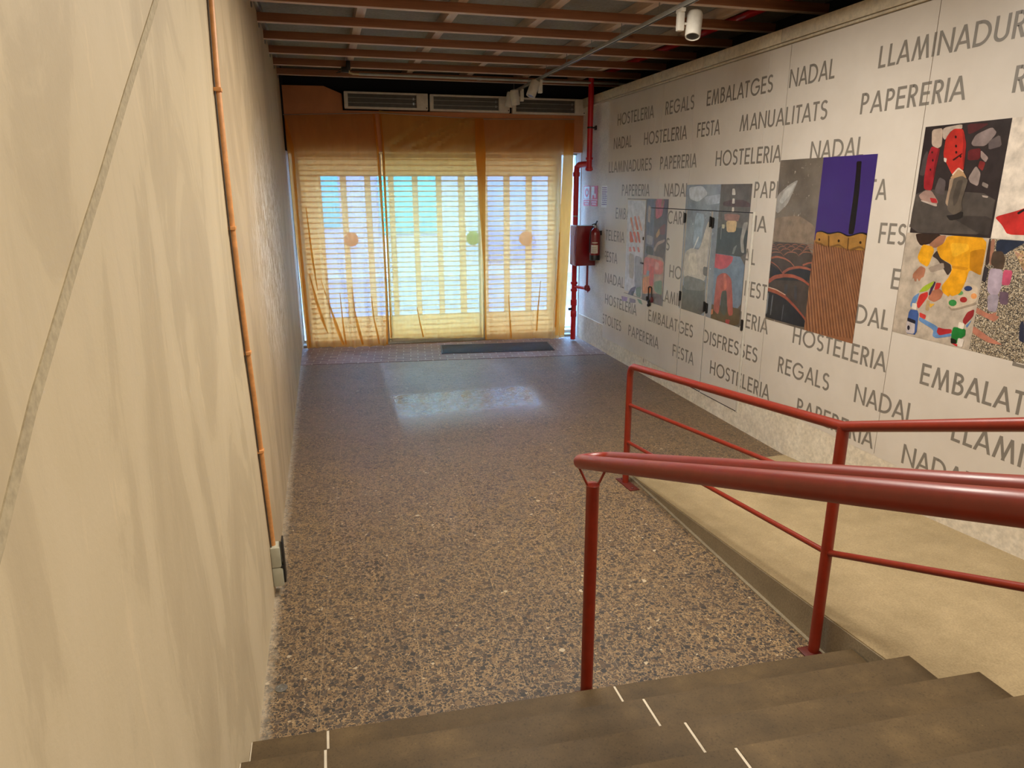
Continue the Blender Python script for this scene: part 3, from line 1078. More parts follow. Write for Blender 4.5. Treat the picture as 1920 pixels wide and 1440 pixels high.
def curtain(name, label, mat, left, right, topz, botz, waves, pinch, swag=0.0, nu=150, nv=90):
    """left/right: lists of (z, s) edge points; a cloth sheet hung on the header"""
    def ed(tbl, z):
        tbl = sorted(tbl)
        if z <= tbl[0][0]:
            return tbl[0][1]
        for (za, sa), (zb_, sb) in zip(tbl[:-1], tbl[1:]):
            if z <= zb_:
                return sa + (sb - sa) * (z - za) / (zb_ - za)
        return tbl[-1][1]
    bm = BM()
    rows = []
    for j in range(nv + 1):
        v = j / nv
        row = []
        for i in range(nu + 1):
            u = i / nu
            tz = topz(u)
            bz = botz(u)
            z = tz + (bz - tz) * v
            s = ed(left, z) + (ed(right, z) - ed(left, z)) * u
            amp = 0.006 + 0.014 * smooth(0.1, 1.0, v)
            d_ = -0.055
            if z > 2.80:
                d_ = -0.030 - 0.025 * smooth(0.0, 1.0, (3.4 - z) / 0.55)
            for (fq, ph_, sl, k) in waves:
                d_ -= amp * k * math.sin(fq * u * 2 * PI + ph_ + sl * v)
            for (u0, u1, wd, dp, v0) in pinch:
                uc = u0 + (u1 - u0) * v
                g = math.exp(-((u - uc) / wd) ** 2) * smooth(v0, 1.0, v)
                d_ -= dp * g
                s += (u - uc) * -0.35 * g
            if swag and z > 2.88:
                q = (3.40 - z) / 0.5
                for k, (c0, c1, w_) in enumerate(((0.05, 0.55, 0.05), (0.25, 0.92, 0.045), (0.95, 0.30, 0.05), (0.5, 0.98, 0.04))):
                    cu = c0 + (c1 - c0) * (1 - q) if k < 2 or k == 3 else c0 + (c1 - c0) * q
                    d_ -= swag * math.exp(-((u - cu) / w_) ** 2) * smooth(0.0, 0.25, q) * (1 - smooth(0.8, 1.0, q))
            d_ = min(d_, -0.012)
            row.append(bm.verts.new((s, d_, z)))
        rows.append(row)
    for j in range(nv):
        for i in range(nu):
            bm.faces.new((rows[j][i], rows[j + 1][i], rows[j + 1][i + 1], rows[j][i + 1]))
    front(bm)
    o = obj(name, bm, mat)
    tag(o, label, 'curtain', 'entrance curtains')
    CURTAINS.append(o)
    return o


curtain('curtain', 'amber voile curtain hanging at the left of the shutter', CUR_A,
        [(0.0, 0.082), (0.15, 0.062), (1.8, 0.058), (2.93, 0.060), (3.4, 0.028)], [(-0.1, 1.292), (1.6, 1.318), (2.92, 1.298), (3.4, 1.262)],
        lambda u: 3.352 + 0.045 * u + 0.012 * math.sin(9 * u), lambda u: 0.030 - 0.012 * u + 0.006 * math.sin(7 * u),
        [(7, 0.4, -1.2, 0.5), (11, 1.0, -2.0, 0.30), (17, 2.0, -1.0, 0.15)],
        [(0.06, 0.12, 0.030, 0.05, 0.0), (0.20, 0.33, 0.018, 0.05, 0.15), (0.30, 0.57, 0.020, 0.08, 0.30), (0.62, 0.60, 0.018, 0.06, 0.5), (0.74, 0.78, 0.020, 0.07, 0.45), (0.90, 0.95, 0.018, 0.05, 0.5), (0.02, 0.02, 0.03, 0.03, 0.0)])
curtain('curtain', 'yellow voile curtain in the middle, ending short of the floor', CUR_B,
        [(0.1, 1.328), (0.75, 1.340), (2.9, 1.358), (3.45, 1.335)], [(0.05, 2.800), (1.2, 2.812), (2.9, 2.862), (3.4, 2.835)],
        lambda u: 3.435 - 0.085 * u - 0.03 * math.sin(PI * u), lambda u: 0.120 - 0.050 * u + 0.006 * math.sin(16 * u),
        [(5, 0.2, -0.4, 0.30), (13, 1.0, -1.0, 0.14)],
        [(0.30, 0.38, 0.02, 0.03, 0.6), (0.05, 0.02, 0.02, 0.02, 0.2), (0.52, 0.5, 0.02, 0.015, 0.6)], swag=0.055)
curtain('curtain', 'pale amber voile curtain on the right beside the red cabinet', CUR_A,
        [(0.0, 2.828), (1.2, 2.812), (2.0, 2.762), (2.9, 2.712), (3.4, 2.735)], [(0.0, 4.125), (0.3, 4.140), (1.5, 4.195), (2.9, 4.222), (3.4, 4.228)],
        lambda u: 3.352 + 0.012 * u + 0.02 * (u - 0.5) ** 2, lambda u: 0.022 - 0.020 * u + 0.006 * math.sin(13 * u) + 0.012,
        [(6, 1.2, -0.8, 0.40), (10, 0.2, -1.6, 0.22)],
        [(0.55, 0.58, 0.02, 0.04, 0.45), (0.86, 0.83, 0.025, 0.05, 0.0), (0.95, 0.92, 0.02, 0.05, 0.1), (0.22, 0.25, 0.02, 0.02, 0.6)], swag=0.025)


def fold(parent, label, path, w0, d_=-0.085):
    """a doubled pleat of cloth: path of (s, z), half width per point"""
    bm = BM()
    L, R, F = [], [], []
    for k, (a, z) in enumerate(path):
        wv = w0[k] if isinstance(w0, (list, tuple)) else w0
        L.append(bm.verts.new((a - wv, d_ + 0.012, z)))
        F.append(bm.verts.new((a, d_ - 0.010, z)))
        R.append(bm.verts.new((a + wv, d_ + 0.012, z)))
    for k in range(len(path) - 1):
        bm.faces.new((L[k], L[k + 1], F[k + 1], F[k]))
        bm.faces.new((F[k], F[k + 1], R[k + 1], R[k]))
    bmesh.ops.subdivide_edges(bm, edges=list(bm.edges), cuts=1, smooth=0.6)
    front(bm)
    o = obj('fold', bm, CUR_F, parent)
    o['label'] = label
    return o


CA, CB_, CC_ = CURTAINS
fold(CA, 'doubled amber edge', [(0.050, 3.30), (0.085, 2.93), (0.085, 1.8), (0.10, 0.8), (0.115, 0.05)], [0.012, 0.045, 0.035, 0.035, 0.03])
fold(CA, 'doubled amber edge', [(1.262, 3.38), (1.290, 2.92), (1.312, 1.6), (1.300, 0.7), (1.280, 0.04)], [0.016, 0.016, 0.014, 0.014, 0.014])
fold(CA, 'amber pleat', [(0.20, 1.15), (0.27, 0.75), (0.34, 0.45), (0.40, 0.25)], [0.006, 0.02, 0.022, 0.008])
fold(CA, 'amber pleat', [(0.36, 1.05), (0.45, 0.70), (0.55, 0.30), (0.62, 0.06)], [0.004, 0.010, 0.026, 0.022])
fold(CA, 'amber pleat', [(0.62, 0.85), (0.63, 0.50), (0.645, 0.20), (0.66, 0.06)], [0.004, 0.010, 0.016, 0.012])
fold(CA, 'amber pleat', [(0.80, 0.95), (0.82, 0.55), (0.87, 0.25), (0.91, 0.05)], [0.004, 0.012, 0.024, 0.018])
fold(CA, 'amber pleat', [(1.08, 0.80), (1.10, 0.45), (1.14, 0.20), (1.16, 0.05)], [0.004, 0.010, 0.016, 0.012])
fold(CA, 'amber pleat', [(0.23, 2.1), (0.26, 1.4), (0.30, 0.9)], [0.006, 0.016, 0.006])
fold(CB_, 'doubled yellow edge', [(1.352, 3.38), (1.372, 2.9), (1.362, 1.6), (1.350, 0.75), (1.345, 0.14)], [0.010, 0.014, 0.012, 0.010, 0.014])
fold(CB_, 'yellow pleat', [(1.76, 0.60), (1.80, 0.35), (1.84, 0.13)], [0.004, 0.010, 0.012])
fold(CC_, 'doubled amber edge', [(2.772, 3.34), (2.786, 2.89), (2.800, 2.3), (2.815, 1.5), (2.822, 1.0), (2.828, 0.05)], [0.062, 0.076, 0.050, 0.024, 0.012, 0.014], -0.10)
fold(CC_, 'amber pleat', [(3.20, 0.75), (3.22, 0.4), (3.24, 0.05)], [0.004, 0.012, 0.016])
fold(CC_, 'amber pleat', [(3.72, 0.95), (3.68, 0.5), (3.66, 0.15)], [0.004, 0.014, 0.012])
fold(CC_, 'doubled amber edge', [(4.150, 3.30), (4.125, 2.4), (4.095, 1.5), (4.06, 0.6), (4.045, 0.06)], [0.07, 0.085, 0.085, 0.08, 0.08])
fold(CC_, 'amber pleat', [(4.02, 1.7), (3.99, 0.9), (3.97, 0.2)], [0.006, 0.018, 0.014])
bm = BM(); tube(bm, [fp(0.02, -0.045, 3.355), fp(1.32, -0.045, 3.40), fp(2.8, -0.045, 3.34), fp(4.23, -0.045, 3.36)], 0.005, 8)
tag(obj('curtain_wire', bm, STEEL), 'thin wire the three curtains hang from', 'wire')

dm = thing('door_mat', 'black ribbed door mat on the clay pavers by the curtains', 'mat', (2.44, 10.03, 0.004))
bm = BM(); bx(bm, -0.83, 0.83, -0.27, 0.27, 0.0, 0.014, bev=0.004)
o = obj('mat_pile', bm, MATM, dm, loc=(0, 0, 0.0))
bm = BM()
for a, b_, c_, d_ in ((-0.85, 0.85, -0.29, -0.27), (-0.85, 0.85, 0.27, 0.29), (-0.85, -0.83, -0.27, 0.27), (0.83, 0.85, -0.27, 0.27)):
    bx(bm, a, b_, c_, d_, 0.0, 0.010, bev=0.002)
obj('rubber_border', bm, BLACK, dm, loc=(0, 0, 0))
dm.rotation_euler = (0, 0, math.radians(-7.5))

# ------------------------------------------------------------------ left wall services
cd = thing('wall_conduit', 'orange plastic conduit running up the left plaster wall', 'conduit', (XL, 3.7, 2.0))
path = [(3.99, 3.9), (3.757, 3.175), (3.66, 2.821), (3.635, 2.543), (3.622, 2.167), (3.645, 1.85), (3.69, 1.532), (3.755, 1.253), (3.82, 0.84), (3.905, 0.31)]
path[0] = (3.93, 3.80)
pp = [Vector((XL + 0.015, y, z)) for (y, z) in path]
bm = BM(); tube(bm, pp, 0.0155, 12); obj('conduit_tube', bm, CONDUIT, cd)
bm = BM(); tube(bm, [p + Vector((-0.008, -0.028, 0)) for p in pp], 0.0035, 6); obj('cable', bm, flat('dark_cable', (78, 70, 60), 0.6), cd)
for (y, z) in ((3.652, 2.78), (3.622, 2.16), (3.69, 1.53), (3.80, 0.95)):
    bm = BM(); bx(bm, XL, XL + 0.034, y - 0.028, y + 0.022, z - 0.009, z + 0.009, bev=0.003)
    obj('pipe_clip', bm, CONDUIT, cd)
so = thing('wall_socket', 'grey surface socket box with its black lid open at the conduit foot', 'socket', (XL, 3.92, 0.2))
bm = BM(); bx(bm, XL, XL + 0.055, 3.86, 3.95, 0.185, 0.315, bev=0.006); bx(bm, XL, XL + 0.060, 3.86, 3.95, 0.060, 0.180, bev=0.006)
obj('socket_box', bm, GREYBOX, so)
bm = BM(); bx(bm, XL + 0.062, XL + 0.072, 3.872, 3.955, 0.075, 0.345, bev=0.003); bx(bm, XL + 0.05, XL + 0.066, 3.862, 3.872, 0.175, 0.195)
obj('socket_lid', bm, BLACK, so)
dr = thing('floor_drain', 'small round metal plug in the terrazzo by the left wall', 'drain', (-0.36, 3.02, 0))
bm = BM(); lathe(bm, [(0.030, 0.0), (0.030, 0.003), (0.020, 0.004), (0.019, 0.002), (0.010, 0.002), (0.008, 0.005)], (-0.36, 3.02, 0), n=20); obj('drain_cap', bm, METAL, dr)

# ------------------------------------------------------------------ fire equipment by the entrance
fpz = thing('fire_main_pipe', 'red fire main pipe standing in the far right corner', 'pipe', (3.76, 10.1, 0))
bm = BM(); tube(bm, [(3.835, 9.92, 2.60), (3.835, 9.92, 3.98)], 0.040, 18)
lathe(bm, [(0.050, -0.05), (0.056, -0.045), (0.056, -0.02), (0.050, -0.015), (0.050, 0.0)], (3.835, 9.92, 2.66), n=18)
lathe(bm, [(0.052, 0.0), (0.052, 0.03)], (3.835, 9.92, 2.76), n=18)
obj('upper_pipe', bm, PIPERED, fpz)
bm = BM(); tube(bm, [(3.835, 9.92, 2.70), (3.80, 10.05, 2.70), (3.765, 10.15, 2.695), (3.748, 10.20, 2.66), (3.745, 10.21, 2.58)], 0.042, 16)
lathe(bm, [(0.052, -0.03), (0.052, 0.03)], (3.745, 10.21, 2.56), n=16)
obj('elbow', bm, PIPERED, fpz)
bm = BM(); tube(bm, [(3.745, 10.21, 0.03), (3.745, 10.21, 2.6)], 0.040, 18)
for z in (0.93, 0.82):
    lathe(bm, [(0.054, -0.02), (0.054, 0.02)], (3.745, 10.21, z), n=18)
for z, r in ((0.62, 0.05), (0.44, 0.048)):
    lathe(bm, [(0.041, -0.05), (r, -0.04), (r, 0.04), (0.041, 0.05)], (3.745, 10.21, z), n=18)
bm2 = BM(); bx(bm2, 3.66, 3.72, 10.19, 10.23, 0.50, 0.54, bev=0.004)
obj('lower_pipe', bm, PIPERED, fpz)
obj('drain_valve', bm2, BLACK, fpz)
bm = BM(); lathe(bm, [(0.043, -0.008), (0.043, 0.008)], (3.745, 10.21, 1.95), n=16); bx(bm, 3.74, 3.75, 10.24, 10.30, 1.944, 1.956)
obj('pipe_band', bm, STEEL, fpz)
bm = BM(); lathe(bm, [(0.044, -0.012), (0.044, 0.012)], (3.835, 9.92, 3.20), n=16); bx(bm, 3.80, 3.926, 9.90, 9.94, 3.192, 3.208); bx(bm, 3.912, 3.927, 9.885, 9.955, 3.17, 3.23, bev=0.003)
obj('wall_bracket', bm, BLACK, fpz)
bm = BM(); tube(bm, [(3.745, 10.21, 0.875), (3.80, 10.06, 0.875), (3.85, 9.94, 0.875)], 0.024, 12)
bm2 = BM(); lathe(bm2, [(0.03, -0.04), (0.045, -0.02), (0.045, 0.02), (0.03, 0.04)], (3.853, 9.93, 0.885), n=12)
lathe(bm2, [(0.036, 0.0), (0.036, 0.012)], (3.853, 9.875, 0.87), axis='y', n=12)
tube(bm2, [(3.853, 9.89, 0.82), (3.853, 9.87, 0.93)], 0.008, 8)
obj('branch_pipe', bm, PIPERED, fpz)
obj('valve', bm2, flat('valve_red_brown', (120, 26, 30), 0.4), fpz)
bm = BM(); tube(bm, [(3.853, 9.93, 0.90), (3.853, 9.93, 1.24)], 0.017, 12); obj('feed_pipe', bm, flat('valve_red_brown', (120, 26, 30), 0.4), fpz)

hc = thing('fire_hose_cabinet', 'dark red steel fire hose cabinet on the wall beside the curtain', 'fire cabinet', (3.76, 9.92, 1.23))
bm = BM(); bx(bm, 3.615, 3.925, 9.80, 10.05, 1.236, 1.82, bev=0.006); obj('cabinet_body', bm, CABRED, hc)
bm = BM(); bx(bm, 3.605, 3.614, 9.815, 10.035, 1.25, 1.806, bev=0.003)
bx(bm, 3.600, 3.606, 9.85, 10.0, 1.40, 1.68)
obj('cabinet_door', bm, CABRED, hc)
bm = BM(); bx(bm, 3.61, 3.93, 9.795, 10.055, 1.82, 1.826); obj('top_lip', bm, STEEL, hc)

ex = thing('fire_extinguisher', 'red fire extinguisher with black base hanging beside the hose cabinet', 'fire extinguisher', (3.832, 9.60, 1.33))
ec = (3.832, 9.60)
bm = BM(); lathe(bm, [(0.070, 1.395), (0.075, 1.40), (0.075, 1.70), (0.070, 1.735), (0.055, 1.77), (0.035, 1.79), (0.026, 1.80)], (ec[0], ec[1], 0), n=28); obj('cylinder', bm, CABRED, ex)
bm = BM(); lathe(bm, [(0.066, 1.335), (0.076, 1.34), (0.077, 1.41), (0.074, 1.415)], (ec[0], ec[1], 0), n=28); obj('base_skirt', bm, BLACK, ex)
bm = BM(); lathe(bm, [(0.022, 1.80), (0.028, 1.805), (0.028, 1.835), (0.016, 1.845)], (ec[0], ec[1], 0), n=16)
obj('valve_head', bm, STEEL, ex)
bm = BM(); bx(bm, ec[0] - 0.012, ec[0] + 0.012, ec[1] - 0.02, ec[1] + 0.02, 1.84, 1.865, bev=0.004)
prism(bm, [(ec[0] - 0.05, ec[1] - 0.01, 1.845), (ec[0] + 0.01, ec[1] - 0.01, 1.852), (ec[0] + 0.035, ec[1] - 0.01, 1.90), (ec[0] + 0.02, ec[1] - 0.01, 1.905), (ec[0] - 0.0, ec[1] - 0.01, 1.868), (ec[0] - 0.05, ec[1] - 0.01, 1.856)], (0, 0.02, 0))
obj('trigger', bm, BLACK, ex)
bm = BM(); tube(bm, [(ec[0] - 0.02, ec[1], 1.82), (ec[0] - 0.06, ec[1] - 0.01, 1.80), (ec[0] - 0.082, ec[1] - 0.01, 1.72), (ec[0] - 0.084, ec[1] - 0.01, 1.45)], 0.008, 8); obj('hose', bm, BLACK, ex)
LABEL = flat('cream_label', (206, 196, 178), 0.5)


def patch(bm, c, r, a0, a1, z0, z1, m=0, n=10):
    vs0 = [bm.verts.new((c[0] + r * math.cos(a0 + (a1 - a0) * i / n), c[1] + r * math.sin(a0 + (a1 - a0) * i / n), z0)) for i in range(n + 1)]
    vs1 = [bm.verts.new((c[0] + r * math.cos(a0 + (a1 - a0) * i / n), c[1] + r * math.sin(a0 + (a1 - a0) * i / n), z1)) for i in range(n + 1)]
    for i in range(n):
        bm.faces.new((vs0[i], vs0[i + 1], vs1[i + 1], vs1[i])).material_index = m


bm = BM(); patch(bm, ec, 0.0758, math.radians(205), math.radians(285), 1.44, 1.56); patch(bm, ec, 0.0758, math.radians(215), math.radians(280), 1.585, 1.60)
for k in range(5):
    patch(bm, ec, 0.0762, math.radians(212), math.radians(262 + 4 * (k % 3)), 1.455 + 0.018 * k, 1.459 + 0.018 * k, 1)
obj('printed_label', bm, [LABEL, flat('label_ink', (90, 70, 66), 0.5)], ex)
bm = BM(); bx(bm, ec[0] + 0.06, 3.93, ec[1] - 0.02, ec[1] + 0.02, 1.70, 1.76); obj('hanger', bm, BLACK, ex)

# ------------------------------------------------------------------ lettering: geometric capitals, unit cap height
TH = 0.135


def g_rect(x0, y0, x1, y1):
    return [(x0, y0), (x1, y0), (x1, y1), (x0, y1)]


def g_para(x0, y0, x1, y1, w):
    return [(x0, y0), (x0 + w, y0), (x1 + w, y1), (x1, y1)]


def g_strip(pts, w=TH):
    out = []
    n = len(pts)
    L, R = [], []
    for i in range(n):
        a = pts[max(0, i - 1)]
        b = pts[min(n - 1, i + 1)]
        dx, dy = b[0] - a[0], b[1] - a[1]
        l = math.hypot(dx, dy) or 1
        nx, ny = -dy / l * w / 2, dx / l * w / 2
        L.append((pts[i][0] + nx, pts[i][1] + ny))
        R.append((pts[i][0] - nx, pts[i][1] - ny))
    for i in range(n - 1):
        out.append([R[i], R[i + 1], L[i + 1], L[i]])
    return out


def g_arc(cx, cy, rx, ry, a0, a1, n=16):
    return [(cx + rx * math.cos(math.radians(a0 + (a1 - a0) * i / n)), cy + ry * math.sin(math.radians(a0 + (a1 - a0) * i / n))) for i in range(n + 1)]


def glyph(ch):
    t = TH
    h = t / 2
    if ch == 'E':
        return 0.50, [g_rect(0, 0, t, 1), g_rect(t, 0, .50, t), g_rect(t, 1 - t, .50, 1), g_rect(t, .5 - h + .02, .47, .5 + h + .02)]
    if ch == 'F':
        return 0.48, [g_rect(0, 0, t, 1), g_rect(t, 1 - t, .48, 1), g_rect(t, .5 - h, .45, .5 + h)]
    if ch == 'L':
        return 0.43, [g_rect(0, 0, t, 1), g_rect(t, 0, .43, t)]
    if ch == 'T':
        return 0.48, [g_rect(.24 - h, 0, .24 + h, 1 - t), g_rect(0, 1 - t, .48, 1)]
    if ch == 'H':
        return 0.66, [g_rect(0, 0, t, 1), g_rect(.66 - t, 0, .66, 1), g_rect(t, .5 - h, .66 - t, .5 + h)]
    if ch == 'I':
        return t, [g_rect(0, 0, t, 1)]
    if ch == 'N':
        return 0.74, [g_rect(0, 0, t, 1), g_rect(.74 - t, 0, .74, 1), [(t * .9, 1), (0, 1), (.74 - t * .9, 0), (.74, 0), (.74, .0)][:4]]
    if ch == 'M':
        return 0.92, [g_para(0, 0, .17, 1, t), g_para(.92 - t, 0, .92 - t - .17, 1, t), g_para(.46 - .04, 0, .17, 1, t * .9), g_para(.46 - t * .9 + .04, 0, .75 - t * .9, 1, t * .9)]
    if ch == 'A':
        return 0.76, [g_para(0, 0, .38 - h, 1, t), g_para(.76 - t, 0, .38 - h, 1, t), g_rect(.17, .24, .59, .24 + t * .9)]
    if ch == 'O':
        return 0.98, g_strip(g_arc(.49, .5, .49 - h, .515 - h, 0, 360, 36))
    if ch == 'C':
        return 0.80, g_strip(g_arc(.49, .5, .49 - h, .515 - h, 48, 312, 26))
    if ch == 'G':
        return 0.94, g_strip(g_arc(.49, .5, .49 - h, .515 - h, 40, 355, 28)) + [g_rect(.50, .43, .94, .43 + t * .9)]
    if ch == 'S':
        up = g_arc(.245, .735, .19, .205, 30, 265, 16)
        lo = g_arc(.245, .290, .20, .225, 88, -145, 18)
        return 0.49, g_strip(up + lo)
    if ch == 'D':
        return 0.74, [g_rect(0, 0, t, 1), g_rect(t, 0, .26, t), g_rect(t, 1 - t, .26, 1)] + g_strip(g_arc(.25, .5, .49 - h, .5 - h, -90, 90, 20))
    if ch in 'PR':
        out = [g_rect(0, 0, t, 1), g_rect(t, 1 - t, .24, 1), g_rect(t, .43, .24, .43 + t * .95)] + g_strip(g_arc(.22, .715, .27 - h, .285 - h, -90, 90, 14))
        if ch == 'R':
            out.append(g_para(.52 - t * 1.12, 0, .17, .46, t * 1.12))
            return 0.53, out
        return 0.49, out
    if ch == 'B':
        return 0.54, [g_rect(0, 0, t, 1), g_rect(t, 1 - t, .25, 1), g_rect(t, .48, .27, .48 + t * .9), g_rect(t, 0, .27, t)] + \
            g_strip(g_arc(.23, .77, .25 - h, .23 - h, -90, 90, 12)) + g_strip(g_arc(.25, .30, .29 - h, .30 - h, -90, 90, 14))
    if ch == 'U':
        return 0.62, [g_rect(0, .3, t, 1), g_rect(.62 - t, .3, .62, 1)] + g_strip(g_arc(.31, .31, .31 - h, .31 - h, 180, 360, 18))
    return 0.3, []


def word_polys(word, y0, y1, z, cap):
    """word reads toward the viewer (decreasing y) between y0 and y1"""
    x = 0.0
    ps = []
    for i, ch in enumerate(word):
        wd, g = glyph(ch)
        nx = word[i + 1] if i + 1 < len(word) else ''
        for p in g:
            ps.append([(x + q[0], q[1]) for q in p])
        x += wd
        sp = 0.13
        if ch + nx in ('LA', 'LT', 'AT', 'TA', 'RI'):
            sp = 0.05 if ch != 'R' else 0.10
        if ch + nx in ('AM', 'AL', 'IA', 'NA', 'RA', 'DA', 'AD', 'AN', 'AR', 'BA'):
            sp = 0.07
        if nx:
            x += sp
    k = (y0 - y1) / x
    return [[(y0 - q[0] * k, z + q[1] * cap) for q in p] for p in ps]


CAP = 0.146
ROWS = [3.160, 2.865, 2.562, 2.256, 1.952, 1.642, 1.340, 1.035, 0.731, 0.428, 1.316]
WORDS = [
    (0, 'HOSTELERIA', 9.11, 8.03), (0, 'REGALS', 7.738, 7.085), (0, 'EMBALATGES', 6.827, 5.717), (0, 'NADAL', 5.485, 4.929), (0, 'LLAMINADURES', 4.481, 3.18),
    (1, 'NADAL', 9.212, 8.632), (1, 'HOSTELERIA', 8.27, 7.196), (1, 'FESTA', 6.98, 6.531), (1, 'MANUALITATS', 6.183, 4.967), (1, 'PAPERERIA', 4.605, 3.708), (1, 'REGALS', 3.397, 2.74),
    (2, 'LLAMINADURES', 9.352, 8.027), (2, 'PAPERERIA', 7.801, 6.947), (2, 'HOSTELERIA', 6.571, 5.494), (2, 'NADAL', 5.117, 4.517),
    (3, 'PAPERERIA', 8.878, 8.044), (3, 'NADAL', 7.659, 7.08), (3, 'PAPERERIA', 5.853, 4.97), (3, 'FESTA', 4.68, 4.232),
    (4, 'EMBALATGES', 9.061, 7.95), (4, 'CARNESTOLTES', 7.526, 6.27), (4, 'IA', 5.80, 5.606), (4, 'FESTA', 4.255, 3.81),
    (5, 'HOSTELERIA', 9.80, 8.732), (5, 'S', 7.526, 7.445), (5, 'NADAL', 6.30, 5.739), (5, 'EMBALATGES', 4.078, 2.96),
    (6, 'FESTA', 9.43, 8.943), (6, 'HOSTELERIA', 7.409, 6.32), (6, 'FESTA', 5.862, 5.40), (6, 'NADAL', 4.64, 4.046), (10, 'EMBALATGES', 3.073, 1.96),
    (7, 'NADAL', 9.361, 8.69), (7, 'LLAMINADURES', 7.66, 6.35), (7, 'HOSTELERIA', 6.52, 5.44), (7, 'HOSTELERIA', 5.082, 4.008), (7, 'EMBALATGES', 3.702, 2.59),
    (8, 'HOSTELERIA', 9.335, 8.252), (8, 'EMBALATGES', 7.90, 6.778), (8, 'DISFRESSES', 6.56, 5.565), (8, 'REGALS', 5.243, 4.57), (8, 'NADAL', 4.279, 3.70), (8, 'LLAMINADURES', 3.388, 2.07),
    (9, 'ESTOLTES', 9.501, 8.732), (9, 'PAPERERIA', 8.483, 7.576), (9, 'FESTA', 7.214, 6.715), (9, 'HOSTELERIA', 6.37, 5.32), (9, 'PAPERERIA', 4.926, 4.024), (9, 'NADAL', 3.748, 3.17),
]
WP = [(w_[1], word_polys(w_[1], w_[2], w_[3], ROWS[w_[0]], CAP)) for w_ in WORDS]

